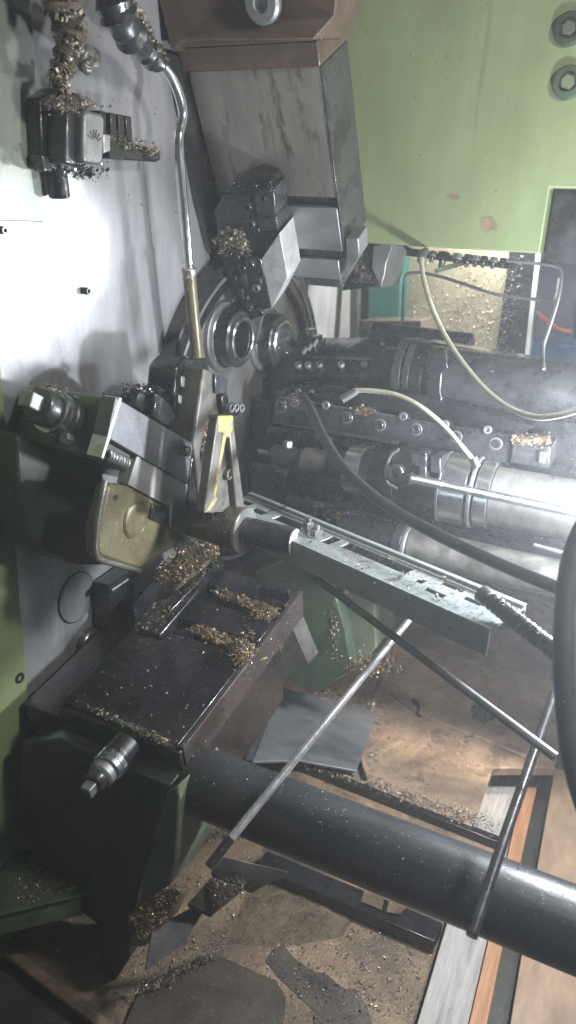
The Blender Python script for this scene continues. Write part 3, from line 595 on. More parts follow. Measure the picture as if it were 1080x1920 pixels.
# slotted web: (s0,s1,w0,w1) openings in fractions of the width, metres along
slots = [(.012, .036, .30, .48), (.050, .078, .42, .60), (.098, .160, .30, .56), (.205, .222, .28, .62), (.236, .352, .26, .52), (.372, .384, .44, .60), (.40, .432, .24, .36), (.395, .425, .62, .74), (.442, .468, .40, .52)]
ss = sorted({0., Ls}|{a for q in slots for a in q[:2]}); ws = sorted({0., 1.}|{a for q in slots for a in q[2:]})
b = MB()
for i in range(len(ss)-1):
    j = 0
    while j < len(ws)-1:
        k = j
        def hole(j): return any(q[0] <= ss[i]+1e-6 and ss[i+1] <= q[1]+1e-6 and q[2] <= ws[j]+1e-6 and ws[j+1] <= q[3]+1e-6 for q in slots)
        if hole(j): j += 1; continue
        while k < len(ws)-1 and not hole(k): k += 1
        b.obox(A0+s_*ss[i]+w_*Wd*ws[j], s_*(ss[i+1]-ss[i]), w_*Wd*(ws[k]-ws[j]), -n_*tk); j = k
b.build('slotted_web', 'galv', SC)
b = MB(); b.obox(A0+w_*Wd-n_*(tk+.0005), s_*Ls, -w_*tk, -n_*.034); b.build('front_flange', 'galv', SC, .0008)
b = MB(); b.obox(A0-n_*(tk+.0005), s_*Ls, w_*tk, -n_*.034); b.build('rear_flange', 'galv', SC, .0008)
b = MB(); b.obox(A0+n_*.0003, s_*(Ls-.0), w_*Wd*.10, n_*.005); b.obox(A0+w_*Wd*.18+n_*.0003, s_*Ls, w_*Wd*.03, n_*.002); b.build('stiffening_ridge', 'galv', SC, .001)
b = MB(); b.obox(A0+s_*.085+w_*Wd*.0+n_*.006, s_*.003, w_*Wd*.5, n_*.0008); b.build('joint_gap', 'black', SC)
CB = thing('channel_bolt', 'pair of steel bolts and washers clamped on the slotted channel', 'bolt', A0+s_*.17+w_*Wd*.5)
for (sa, wa, r, h) in ((.205, .42, .0085, .010), (.228, .5, .010, .008)):
    o = A0+s_*(sa-.04)+w_*Wd*wa+n_*.0006; b = MB(); b.ring(o, n_, .004, r*1.35, .002, 24, .0004); q = b.build('washer', 'bright', CB)
    b = MB(); b.hexnut(o+n_*.0022, n_, r, h); b.build('nut', 'grey', q)
    b = MB(); b.cyl(o+n_*.0, o+n_*(h+.009), r*.5, None, 14, .0008); b.build('stud', 'steel', q)
heap('swarf_flecks', 'bright chips sprinkled on the pale slotted channel', lambda: A0+s_*random.uniform(.2, Ls)+w_*Wd*random.random()+n_*.003, 130, .0045, 'swcling')
heap('swarf_flecks', 'small chips clinging to the side of the slotted channel', lambda: A0+s_*random.uniform(.1, Ls)+w_*(Wd+.001)-n_*random.uniform(.004, .034), 90, .003, 'swcling')

# ------------------------------------------------------------------ end working tools (right of the drum)
TS = thing('upper_tool_slide', 'black faceted tool slide with a row of screws, pointing at the right chuck', 'tool slide', p(640, 690, y=1.5))
PA = [p(588, 634, y=1.56), p(561, 668, y=1.49), p(541, 704, y=1.445), p(550, 740, y=1.46), p(548, 740, y=1.62), p(600, 636, y=1.62)]
PB = [p(720, 632, y=1.56), p(733, 674, y=1.49), p(728, 706, y=1.445), p(754, 738, y=1.46), p(756, 738, y=1.62), p(735, 634, y=1.62)]
b = MB(); b.loft(PA, PB); b.build('slide_body', 'dark', TS, .002)
b = MB(); b.loft([p(561, 666, y=1.487), p(561, 671, y=1.484), p(561, 671, y=1.495), p(561, 666, y=1.498)], [p(722, 671, y=1.487), p(722, 676, y=1.484), p(722, 676, y=1.495), p(722, 671, y=1.498)]); b.build('edge_strip', 'gun', TS)
b = MB(); b.prism([p(727, 700, y=1.443), p(735, 690, y=1.443), p(738, 712, y=1.443), p(753, 734, y=1.443), p(746, 736, y=1.443)], YD*.012); b.build('end_chamfer', 'grey', TS, .001)
nn = (PA[2]-PA[1]).cross(XD).normalized(); nn = nn if nn.y < 0 else -nn
for (u, v) in ((560, 687), (578, 687), (599, 686), (640, 686), (683, 686), (724, 685)):
    o = p(u, v, y=1.4665); b = MB(); b.screw(o, nn, rpx(6.5, o), rpx(7, o)); b.build('screw', 'grey', TS)
ET = thing('end_tool', 'black tool head with clamp screws, entering the right chuck', 'tool', p(540, 660, y=1.5))
b = MB(); b.prism([p(u, v, y=1.50) for u, v in ((505, 700), (520, 668), (548, 640), (590, 640), (600, 690), (545, 704), (540, 735), (486, 722), (470, 725))], YD*.08); b.build('tool_body', 'black', ET, .003)
b = MB(); b.prism([p(u, v, y=1.49) for u, v in ((555, 632), (562, 618), (576, 620), (577, 628), (588, 632), (586, 644), (560, 650))], YD*.05); b.build('clamp', 'dark', ET, .002)
for (u, v) in ((568, 655), (578, 648), (588, 640)):
    b = MB(); b.cyl(p(u, v+8, y=1.485), p(u+7, v-4, y=1.485), .0042, None, 12, .0006); b.build('screw', 'grey', ET)
b = MB(); b.cyl(p(505, 655, y=1.545), p(560, 660, y=1.535), .012, None, 20, .001); b.build('tool_shank', 'gun', ET)
b = MB(); b.cyl(p(480, 655, y=1.53), p(512, 660, y=1.53), .004, None, 12); b.build('boring_bar', 'gun', ET)

def barrel(name, label, cat, o, segs, dv=XD, group=None):
    t = thing(name, label, cat, o, group)
    for (nm, u0, u1, r, r2, m, n) in segs:
        a, c = along(o, dv, u=u0), along(o, dv, u=u1); ra, rc = rpx(r, a), rpx(r2, c); L_ = (c-a).length; k = min(.0016, L_*.2)
        b = MB(); b.lathe(a, dv, [(.0002, ra-k), (k, ra), (L_-k, rc), (L_-.0002, rc-k)], n); b.build(nm, m, t)
    return t
o1 = p(780, 697, y=1.47)
barrel('upper_spindle_tube', 'thick dark tube with stepped collars right of the faceted tool slide', 'tube', o1, [
    ('neck', 720, 752, 40, 40, 'dark', 40), ('collar', 752, 768, 60, 61, 'gun', 56), ('groove', 768, 772, 55, 55, 'black', 48), ('collar', 772, 784, 62, 62, 'gun', 56),
    ('collar', 784, 806, 59, 59, 'dark', 56), ('tube', 806, 1300, 52, 55, 'gun', 56)])
b = MB(); b.prism([p(u, v, y=1.405) for u, v in ((812, 668), (835, 655), (840, 690), (828, 700), (826, 735), (832, 760), (800, 758), (800, 690))], YD*.03); tag(b.build('collar_clamp', 'dark', bevel=.002), 'dark clamp lug against the stepped collars', 'clamp')
barrel('rear_tube', 'short dark tube with bright cut end behind the thick tube', 'tube', p(870, 645, y=1.62), [('tube', 700, 884, 22, 22, 'dark', 30), ('end_face', 884, 886, 20, 20, 'bright', 30)])
b = MB(); b.prism([p(u, v, y=1.50) for u, v in ((800, 640), (1120, 695), (1120, 715), (800, 662))], YD*.05); tag(b.build('tube_rail', 'dark', bevel=.003), 'black rail along the back of the thick tube', 'rail')

BB = thing('bolted_block', 'long grey tool block with two rows of socket screws', 'block', p(730, 800, y=1.38))
b = MB(); b.prism([p(u, v, y=1.38) for u, v in ((519, 744), (962, 816), (952, 870), (510, 792))], YD*.10); b.build('block', 'gun', BB, .002)
b = MB(); b.prism([p(u, v, y=1.395) for u, v in ((550, 738), (780, 738), (1000, 800), (980, 820), (519, 744))], YD*.08); b.build('upper_rail', 'dark', BB, .002)
b = MB(); b.prism([p(u, v, y=1.37) for u, v in ((620, 808), (745, 829), (745, 834), (620, 813))], YD*.02); b.build('edge_wire', 'cast', BB)
for (u, v) in ((650, 783), (712, 797), (780, 805), (855, 819), (930, 832), (526, 763)):
    o = p(u, v, y=1.38); b = MB(); b.ring(o+YD*.001, -YD, rpx(9, o), rpx(12, o), .0022, 26, .0005); q = b.build('counterbore', 'grey', BB)
    b = MB(); b.screw(o+YD*.001, -YD, rpx(8.2, o), .005); b.build('screw', 'gun', q)
for (u, v) in ((612, 760), (757, 781), (915, 806), (835, 796)):
    o = p(u, v, y=1.38); b = MB(); b.prism([p(u-15, v-10, y=1.3795), p(u+15, v-6, y=1.3795), p(u+12, v+9, y=1.3795), p(u-11, v+7, y=1.3795)], YD*.001); q = b.build('pocket', 'black', BB)
    b = MB(); b.screw(p(u, v-1, y=1.379), -YD, rpx(8, o), .006); b.build('screw', 'grey', q)
for (u0, v0, u1, v1) in ((521, 743.5, 770, 784), (511, 791, 700, 822)):
    b = MB(); b.prism([p(u0, v0, y=1.3792), p(u1, v1, y=1.3792), p(u1, v1+1.6, y=1.3792), p(u0, v0+1.6, y=1.3792)], YD*.0006); b.build('worn_glint_edge', 'grey', BB)  # pale strips paint a wet highlight along the worn edges
heap('brass_swarf', 'clump of brass chips on top of the long bolted block', lambda: p(random.gauss(682, 11), random.gauss(770, 4), y=1.375), 150, .005)
heap('brass_swarf', 'chips at the left end of the long bolted block', lambda: p(random.gauss(552, 9), random.gauss(750, 6), y=1.375), 110, .005, 'swcling')
GB = thing('guide_block', 'grey block with pink brown chips on top, at the right end of the bolted block', 'block', p(995, 850, y=1.37))
b = MB(); b.prism([p(u, v, y=1.37) for u, v in ((962, 826), (1034, 838), (1030, 880), (955, 868))], YD*.08); b.build('block', 'gun', GB, .003)
b = MB(); b.prism([p(u, v, y=1.36) for u, v in ((1012, 846), (1026, 848), (1022, 872), (1009, 868))], YD*.01); b.build('key', 'bright', GB, .001)
heap('brass_swarf', 'row of chips on the grey guide block', lambda: p(random.uniform(960, 1032), random.gauss(825, 5), y=1.365), 200, .005)

o2 = p(600, 868, y=1.32)
BA = barrel('long_tool_barrel', 'long stepped steel tool barrel lying under the bolted block', 'barrel', o2, [
    ('thread', 484, 513, 5, 5, 'grey', 16), ('nose', 513, 570, 20, 22, 'gun', 36), ('bush', 570, 618, 25, 25, 'cast', 40), ('body', 618, 656, 29, 30, 'dark', 40),
    ('ring', 656, 686, 46, 47, 'bright', 56), ('ring', 686, 702, 47, 45, 'gun', 56), ('neck', 702, 728, 40, 40, 'black', 44), ('flange', 728, 752, 52, 52, 'dark', 6 and 48), ('body', 752, 832, 44, 46, 'dark', 48),
    ('ring', 832, 838, 66, 67, 'grey', 60), ('drum', 838, 884, 66, 66, 'bright', 64), ('groove', 884, 889, 61, 61, 'black', 60), ('ring', 889, 896, 68, 68, 'grey', 60), ('groove', 896, 900, 61, 61, 'black', 60), ('drum', 900, 926, 64, 64, 'bright', 64),
    ('tube', 926, 1350, 56, 60, 'steel', 64)])
b = MB(); o = p(540, 838, y=1.29); b.hexnut(o, ZD, rpx(9, o), .012); b.build('set_screw', 'grey', BA)
BC = thing('barrel_clamp', 'dark clamp bracket with round bolt holding the long tool barrel', 'clamp', p(750, 885, y=1.25))
b = MB(); b.prism([p(u, v, y=1.262) for u, v in ((736, 846), (762, 838), (800, 848), (800, 880), (775, 905), (752, 915), (728, 905), (724, 880))], YD*.03); b.build('bracket', 'black', BC, .004)
o = p(744, 884, y=1.261); b = MB(); b.screw(o, -YD, rpx(17, o), .012); b.build('bolt', 'gun', BC)
b = MB(); b.tube([p(u, v, y=1.258) for u, v in ((748, 842), (732, 855), (723, 885), (727, 905), (745, 916))], .0028, 10); b.build('lip', 'grey', BC)
for (u, v, w, h) in ((770, 850, 30, 22), (785, 872, 14, 26), (806, 856, 20, 30)):
    b = MB(); b.prism([p(u, v, y=1.255), p(u+w, v+w*.18, y=1.255), p(u+w, v+h+w*.18, y=1.255), p(u, v+h, y=1.255)], YD*.05); b.build('stop_block', 'gun', BC, .002)
TR = thing('threaded_rod', 'bright threaded rod in front of the long tool barrel, running to the right edge', 'threaded rod', p(780, 898, y=1.2))
a = p(772, 897, y=1.20); c = along(a, (p(1080, 962, y=1.19)-a).normalized(), u=1300); r_ = rpx(9.5, a); L_ = (c-a).length
pr = []; k = 0; pit = .0042
while k*pit < L_: pr += [(k*pit, r_*.8), (k*pit+pit*.5, r_)]; k += 1
b = MB(); b.lathe(a, c-a, pr, 18); b.build('rod', 'bright', TR, smooth=20)
o = p(763, 895, y=1.198); b = MB(); b.lathe(o-(c-a).normalized()*.006, c-a, [(0, r_*1.3), (.014, r_*1.3), (.015, r_*1.1)], 24); b.build('end_nut', 'black', TR)

FB = thing('faceted_slide_block', 'black faceted slide block between the upper tool slide and the bolted block', 'block', p(640, 745, y=1.41))
b = MB(); b.prism([p(u, v, y=1.41) for u, v in ((528, 728), (560, 722), (640, 724), (660, 733), (748, 738), (772, 752), (768, 768), (650, 756), (540, 744))], YD*.06); b.build('block', 'dark', FB, .003)
for (u, v) in ((560, 734), (585, 736), (700, 748), (735, 752)):
    o = p(u, v, y=1.41); b = MB(); b.screw(o+YD*.001, -YD, rpx(5.5, o), .005); b.build('screw', 'grey', FB)
RB = thing('rib_clamp', 'black ribbed clamp standing between the bolted block and the long barrel', 'clamp', p(600, 825, y=1.37))
b = MB(); b.prism([p(u, v, y=1.375) for u, v in ((505, 800), (560, 806), (640, 822), (700, 834), (705, 846), (640, 838), (520, 828), (490, 832))], YD*.06); b.build('clamp_bar', 'dark', RB, .003)
for k in range(6):
    u = 520+k*30; v = 803+k*5.6; b = MB(); b.prism([p(u, v, y=1.370), p(u+12, v+2, y=1.370), p(u+12, v+22, y=1.370), p(u, v+20, y=1.370)], YD*.02); b.build('rib', 'gun' if k % 2 else 'dark', RB, .002)
BD = thing('tool_carrier', 'black oily tool carrier casting behind and below the long barrel', 'machine casting', p(700, 960, y=1.5))
b = MB(); b.prism([p(u, v, y=1.50) for u, v in ((508, 742), (1180, 800), (1180, 1180), (860, 1080), (600, 985), (470, 935), (480, 860))], YD*.2); b.build('casting', 'black', BD, .004)
b = MB(); b.prism([p(u, v, y=1.40) for u, v in ((470, 868), (508, 872), (640, 900), (800, 960), (830, 1000), (640, 965), (470, 930))], YD*.09); b.build('ledge', 'dark', BD, .004)
b = MB(); b.prism([p(u, v, y=1.45) for u, v in ((448, 745), (512, 750), (505, 930), (448, 918))], YD*.06); b.build('drum_shade_block', 'black', BD, .003)  # black block added for the shadowed lower drum face
for (u, v, r) in ((525, 893, 12), (592, 905, 12), (636, 928, 9), (698, 944, 9), (798, 950, 9), (572, 918, 6)):
    o = p(u, v, y=1.40); b = MB(); b.screw(o+YD*.002, -YD, rpx(r, o), .009); b.build('screw', 'gun', BD)
for (u, v, w, h) in ((513, 880, 26, 20), (578, 893, 28, 20)):
    b = MB(); b.prism([p(u, v, y=1.395), p(u+w, v+4, y=1.395), p(u+w-4, v+h+4, y=1.395), p(u, v+h-3, y=1.395)], YD*.01); b.build('clip', 'gun', BD, .002)
b = MB(); b.cyl(p(540, 935, y=1.37), p(640, 955, y=1.37), .011, None, 20, .001); b.build('stub_bar', 'gun', BD)
o3 = p(770, 1024, y=1.27)
barrel('lower_spindle_tube', 'brownish shiny tube with dark collars behind the rubber hose', 'tube', o3, [
    ('block', 640, 700, 34, 35, 'black', 36), ('collar', 700, 742, 37, 37, 'dark', 44), ('collar', 742, 760, 39, 40, 'gun', 48), ('ring', 760, 768, 40, 40, 'grey', 48), ('tube', 768, 1350, 35, 38, 'cast', 56)])
LB = thing('lower_tool_block', 'black block with chips left of the lower brown tube', 'block', p(690, 985, y=1.3))
b = MB(); b.prism([p(u, v, y=1.33) for u, v in ((600, 960), (660, 955), (735, 975), (735, 1010), (640, 1000))], YD*.07); b.build('block', 'black', LB, .003)
heap('brass_swarf', 'patch of chips on the black block above the channel', lambda: p(random.gauss(650, 14), random.gauss(970, 6), y=1.325), 130, .005)
heap('brass_swarf', 'grey chips sprinkled over the black tool carrier', lambda: p(random.uniform(560, 740), random.uniform(930, 1000), y=1.33), 100, .004, 'swcling')
b = MB(); b.prism([p(u, v, y=1.40) for u, v in ((840, 990), (950, 1010), (1180, 1065), (1180, 1180), (1000, 1110))], YD*.05); tag(b.build('carrier_bar', 'gun', bevel=.003), 'dark grey bar between the long barrel and the brown tube', 'bar')
b = MB(); b.prism([p(u, v, y=1.2) for u, v in ((1000, 1022), (1068, 1040), (1068, 1043), (1000, 1025))], YD*.01); tag(b.build('bright_strip', 'bright'), 'thin bright strip right of the brown tube', 'strip')

heap('brass_swarf', 'wet glinting chips stuck over the tools and their screws', lambda: p(random.uniform(500, 960), random.gauss(0, 1)*0+random.uniform(640, 1000), y=random.choice((1.378, 1.40, 1.44))), 130, .004, 'bright')
CT = thing('clamp_row', 'row of small dark clamps and studs along the black tool carrier', 'clamp', p(640, 930, y=1.38))
for (u, v, w, h) in ((500, 905, 16, 14), (548, 905, 20, 16), (610, 918, 16, 18), (655, 935, 22, 20), (712, 950, 18, 22), (560, 800, 22, 12), (600, 812, 14, 14), (690, 822, 20, 10), (575, 960, 30, 14), (618, 985, 24, 12)):
    b = MB(); b.prism([p(u, v, y=1.392), p(u+w, v+w*.2, y=1.392), p(u+w-2, v+h+w*.2, y=1.392), p(u+2, v+h, y=1.392)], YD*.02); q = b.build('clamp', random.choice(('dark', 'gun', 'black')), CT, .002)
    o = p(u+w*.5, v+h*.6, y=1.392); b = MB(); b.screw(o, -YD, rpx(min(w, h)*.3, o), .006); b.build('stud', 'gun', q)
# hoses in front
pipe('rubber_hose', 'long black rubber hose drooping from the bolted block to the right edge', 'hose', [(566, 742, 1.24), (580, 765, 1.21), (605, 818, 1.16), (640, 873, 1.11), (690, 922, 1.07), (740, 958, 1.03), (800, 992, .98), (880, 1032, .93), (960, 1068, .89), (1050, 1104, .85), (1120, 1130, .82)], .0078, 'rubber', 18)
HG = thing('ribbed_grip', 'black ribbed grip dusted with chips, over the end of the slotted channel', 'grip', p(960, 1150, d=.93))
a, c = p(902, 1112, d=.94), p(1056, 1234, d=.86); d_ = (c-a).normalized(); L_ = (c-a).length; r_ = rpx(17, a); pr = [(0, r_*.7), (.004, r_)]
k = .012
while k < L_: pr += [(k, r_), (k+.003, r_*.9), (k+.006, r_)]; k += .008
b = MB(); b.lathe(a, d_, pr, 28); b.build('grip', 'rubber', HG)
b = MB(); b.lathe(a-d_*.001, d_, [(0, r_*.95), (.002, r_*1.04), (.013, r_*1.04), (.015, r_*.95)], 28); b.build('end_cap', 'cast', HG)
heap('swarf_flecks', 'bright chips sticking to the black ribbed grip', lambda: a+d_*random.uniform(.03, L_)+(ZD*.9-YD*.3+XD*random.gauss(0, .5)).normalized()*r_*1.02, 200, .0035, 'swcling')
pipe('thick_hose', 'thick blue black hose curving down at the right edge', 'hose', [(1110, 960, .78), (1078, 1030, .77), (1062, 1110, .76), (1057, 1200, .75), (1060, 1300, .74), (1070, 1400, .73), (1092, 1490, .72), (1130, 1590, .71)], .0105, 'rubber', 22)
RG = 'loose rods lying across the machine'
pipe('steel_rod', 'bright steel rod slanting from the channel down in front of the black pipe', 'rod', [(768, 1160, 1.10), (428, 1578, .925)], .0054, 'rod', 16, RG)
b = MB(); b.cyl(p(432, 1572, d=.926), p(392, 1626, d=.905), .0062, .0062, 16); tag(b.build('rod_sleeve', 'dark'), 'dark sleeve on the low end of the bright steel rod', 'sleeve')
pipe('steel_rod', 'dull grey rod slanting from under the pivot pin to the right edge', 'rod', [(540, 1045, 1.14), (1042, 1420, .86)], .0055, 'greyrub', 16, RG)
pipe('steel_rod', 'steel rod with cut end in front of the black pipe, leaning up to the right', 'rod', [(884, 1756, .80), (960, 1530, .88), (1040, 1300, .98)], .0062, 'gun', 18, RG)

# ------------------------------------------------------------------ lower cross slide
tl = math.radians(12); l1 = V((0, math.cos(tl), math.sin(tl))); ln = V((0, -math.sin(tl), math.cos(tl)))
LP = p(330, 1395, d=1.05); LPL = (LP, ln)
def lo(u, v, h=0): return p(u, v, pl=(LP+ln*h, ln))
LS_ = thing('lower_cross_slide', 'dark oily lower cross slide plate with two chip filled slots and maroon side', 'machine slide', lo(350, 1280))
x0, x1 = lo(125, 1305)[0], .311
def sl(v_u): return (lo(*v_u)-LP).dot(l1)
sA, sB, sC, sD, sE = sl((440, 1222)), sl((462, 1196)), sl((500, 1160)), sl((520, 1133)), sl((545, 1116))
def lblock(s0, s1, xa, xb, h0, h1, m, name, bev=.0015):
    o = LP+l1*s0+ln*h0; b = MB(); b.obox(V((xa, o[1], o[2])), XD*(xb-xa), l1*(s1-s0), ln*(h1-h0)); return b.build(name, m, LS_, bev)
for k, (s0, s1) in enumerate(((0, sA), (sB, sC), (sD, sE+.02))): lblock(s0, s1, x0, x1, -.012, 0, 'dark', 'top_plate')
lblock(.002, sE+.018, x0+.001, x1-.002, -.040, -.0122, 'dark', 'plate_base')
lblock(-.0005, sE+.02, x1+.0003, x1+.008, -.056, -.002, 'maroon', 'side_strip', .001)
lblock(-.009, -.0003, x0-.004, x1+.006, -.055, -.006, 'dark', 'end_strip', .002)
lblock(.0, sE-.05, .02, x1-.004, -.20, -.0405, 'black', 'slide_body', .002)
b = MB(); b.prism([lo(u, v, .008) for u, v in ((255, 1178), (300, 1190), (420, 1050), (402, 1030), (345, 1020), (250, 1130))], -ln*.06); b.build('rear_rail', 'black', LS_, .003)
b = MB(); b.prism([lo(u, v, .020) for u, v in ((300, 1135), (318, 1146), (418, 1045), (408, 1034))], -ln*.03); b.build('rail_edge', 'dark', LS_, .002)
b = MB(); b.prism([lo(u, v, -.002) for u, v in ((490, 1108), (546, 1120), (543, 1128), (486, 1118))], ln*.02); b.build('rear_stop', 'dark', LS_, .002)
sw1 = [(352, 1182), (376, 1172), (470, 1208), (476, 1232), (456, 1246), (440, 1222)]; sw2 = [(392, 1112), (410, 1104), (516, 1140), (522, 1156), (500, 1164), (486, 1150)]
for nm, sw in (('front', sw1), ('rear', sw2)):
    o_ = mound('swarf_bed', 'swbed', None, sw, .006, ln, .010, pl=(LP+ln*-.004, ln)); tag(o_, {'front': 'packed chips filling the front slot of the dark slide plate', 'rear': 'packed chips filling the rear slot of the dark slide plate'}[nm], 'swarf', kind='stuff')
heap('brass_swarf', 'loose brass chips on the front slot of the dark slide plate', scat(sw1, .006, ln, pl=(LP+ln*.002, ln)), 420, .0055)
heap('brass_swarf', 'loose brass chips on the rear slot of the dark slide plate', scat(sw2, .006, ln, pl=(LP+ln*.002, ln)), 380, .0055)
heap('brass_swarf', 'knot of brass chips spilling over the maroon side of the slide', lambda: lo(random.gauss(456, 12), random.gauss(1218, 16), .006+random.random()*.012), 220, .0065)
heap('brass_swarf', 'knot of brass chips at the rear right corner of the slide', lambda: lo(random.gauss(494, 12), random.gauss(1148, 7), .004+random.random()*.010), 130, .006)
sw3 = [(330, 1060), (370, 1020), (410, 1030), (405, 1060), (330, 1120), (290, 1110)]
o_ = mound('swarf_bed', 'swbed', None, sw3, .02, ln, .01, pl=(LP+ln*.014, ln)); tag(o_, 'heaped brown chips on the black rail behind the dark slide plate', 'swarf', kind='stuff')
heap('brass_swarf', 'large heap of curly brass chips beside the pivot boss', scat([(310, 1055), (360, 1015), (412, 1020), (410, 1050), (330, 1100), (285, 1090)], .020, ln, pl=(LP+ln*.026, ln)), 420, .0075)
heap('brass_swarf', 'chips strewn along the black rail behind the dark slide plate', scat([(250, 1180), (300, 1120), (400, 1050), (420, 1060), (320, 1160), (290, 1190)], .008, ln, pl=(LP+ln*.022, ln)), 130, .005)
tag(flecks(110, lambda: lo(*inpoly([(130, 1305), (330, 1392), (540, 1130), (280, 1155)]), .002), .0028).build('swarf_flecks', 'brass', smooth=0), 'small chips sprinkled over the dark slide plate', 'swarf', kind='stuff')
heap('brass_swarf', 'line of chips along the front edge of the dark slide plate', lambda: lo(*(lambda t: (135+195*t+random.gauss(0, 4), 1312+86*t+random.gauss(0, 4)))(random.triangular(0, 1, .9)), .002), 260, .0038, 'swcling')
heap('brass_swarf', 'chips stuck on the maroon side strip', lambda: V((x1+.009, 0, 0))+(lambda q: V((0, q[1], q[2])))(LP+l1*random.uniform(0, sE)+ln*-random.random()*.05), 60, .004)

KL = thing('lower_adjusting_knob', 'ringed adjusting knob with square end below the dark slide plate', 'knob', p(190, 1430, d=1.03))
o = p(214, 1424, d=1.04); R0 = rpx(31, o); ax = (-l1+XD*.0).normalized()
b = MB(); b.lathe(o-ax*.03, ax, [(0, R0*.9), (.03, R0*.9)], 32); b.build('shaft', 'black', KL)
b = MB(); b.lathe(o, ax, [(0, R0), (.007, R0), (.008, R0*.94), (.009, R0), (.016, R0), (.018, R0*.92)], 44); b.build('dial', 'bright', KL)
b = MB(); b.lathe(o+ax*.0182, ax, [(0, R0*.84), (.010, R0*.84), (.014, R0*.7)], 36); b.build('hub', 'grey', KL)
b = MB(); b.lathe(o+ax*.0325, ax, [(0, R0*.66), (.010, R0*.66), (.012, R0*.6)], 30); b.build('spindle_neck', 'gun', KL)
b = MB(); w = R0*.36; q = o+ax*.0447; up_ = ax.cross(XD).normalized(); b.obox(q-XD*w-up_*w, XD*2*w, up_*2*w, ax*.016); b.build('square_end', 'grey', KL, .002)

PD = thing('slide_pedestal', 'tall dark green pedestal casting under the lower cross slide', 'pedestal', p(250, 1700, y=.84))
b = MB(); b.prism([p(u, v, y=.700) for u, v in ((40, 1395), (110, 1385), (322, 1474), (311, 1484), (262, 1660), (248, 1720), (240, 1800), (200, 1868), (180, 1852), (190, 1740), (70, 1650), (36, 1500))], V((-.01, .10, 0))); b.build('front_leg', 'greenblk', PD, .004)
b = MB(); b.prism([p(u, v, y=.699) for u, v in ((312, 1484), (333, 1474), (336, 1500), (330, 1610), (318, 1660), (262, 1700), (264, 1662))], V((.004, .10, 0))); b.build('lit_leg_side', 'greenmid', PD, .003)  # paler green paints the lit side of the leg
b = MB(); b.prism([p(u, v, y=1.0) for u, v in ((330, 1440), (500, 1260), (480, 1330), (380, 1560), (335, 1700), (262, 1790), (260, 1700), (300, 1500))], V((-.05, .2, 0))); b.build('rear_web', 'greenmid', PD, .004)
b = MB(); b.box((.005, .86, -1.149), (.16, 1.3, -.76)); b.build('inner_block', 'black', PD, .004)
b = MB(); b.prism([p(u, v, x=.04) for u, v in ((206, 1100), (250, 1068), (252, 1100), (248, 1180), (206, 1180))], -XD*.036); tag(b.build('wall_bracket', 'black', bevel=.003), 'black bracket on the headstock right of the round cover', 'bracket')
b = MB(); b.cyl(p(206, 1108, x=.045), p(238, 1086, x=.05), .0055, None, 14, .001); tag(b.build('small_shaft', 'gun'), 'small grey shaft end on top of the black wall bracket', 'shaft')

# machine bed behind the channel
MBd = thing('machine_bed', 'dark green machine bed with pale green post below the slotted channel', 'machine bed', p(600, 1280, y=1.4))
b = MB(); b.prism([p(u, v, y=1.30) for u, v in ((478, 1070), (560, 1040), (625, 1105), (648, 1180), (660, 1260), (590, 1300), (520, 1260), (545, 1125), (480, 1110))], V((0, .35, 0))); b.build('bed_wall', 'greendk', MBd, .004)
b = MB(); b.prism([p(u, v, y=1.33) for u, v in ((626, 1050), (700, 1070), (706, 1215), (660, 1262), (648, 1180))], V((0, .12, 0))); b.build('post', 'greenmid', MBd, .004)
b = MB(); b.prism([p(u, v, y=1.20) for u, v in ((520, 1195), (546, 1170), (578, 1245), (540, 1268), (498, 1290))], V((0, .05, 0))); b.build('perforated_sheet', 'cast', MBd, .001)
o = p(648, 1090, y=1.32); b = MB(); b.cyl(o, p(648, 1112, y=1.32), .009, .007, 20, .001); b.build('drain_plug', 'grey', MBd)
heap('brass_swarf', 'brass chips caught at the foot of the pale green post', lambda: p(random.gauss(690, 22), random.gauss(1245, 12), y=1.30), 260, .006)
heap('brass_swarf', 'chips smeared on the dark green bed wall', lambda: p(random.gauss(628, 6), random.uniform(1130, 1240), y=1.297), 60, .005, 'swcling')

# ------------------------------------------------------------------ floor of the machine: tray, sump pan, plates, pallet
yf = p(210, 1920, z=-1.15)[1]; yf2 = p(0, 1760, z=-1.15)[1]
TY = thing('chip_tray', 'large oily chip tray covered in brass swarf under the machine', 'tray', (.3, 1.2, -1.165))
fr0, fr1 = p(-60, 1716, z=-1.15), p(230, 1936, z=-1.15); dd = (fr1-fr0).normalized(); e0 = fr0-dd*.2; e9 = fr1+dd*.5
xr_ = p(800, 1925, z=-1.15)[0]
b = MB(); b.prism([V((-.04, e0[1], -1.15)), e0, e9, V((max(e9[0], .66), e9[1], -1.15)), V((.66, 2.6, -1.15)), V((-.04, 2.6, -1.15))], V((0, 0, -.012))); b.build('tray_floor', 'floor', TY)
b = MB(); nrm = V((dd.y, -dd.x, 0)); b.prism([e0+nrm*.001, e9+nrm*.001, e9+nrm*.02, e0+nrm*.02], V((0, 0, .012))); b.build('tray_lip', 'floor', TY, .003)
SP = thing('sump_pan', 'shallow tan oily sump pan with dark rim under the slotted channel', 'pan', (.5, 1.5, -1.06))
zp = -1.05
def fp(u, v, z=zp): return p(u, v, z=z)
b = MB(); b.prism([fp(560, 1422), fp(690, 1330), fp(732, 1200), fp(1075, 1285), fp(1040, 1440), fp(925, 1440), fp(885, 1552)], V((0, 0, -.02))); b.build('pan_floor', 'tan', SP, .002)
b = MB(); b.tube([fp(748, 1185), fp(735, 1240), fp(712, 1290), fp(688, 1345), fp(676, 1395), fp(678, 1430), fp(692, 1460)], .010, 12); b.build('rim_bead', 'tan', SP)
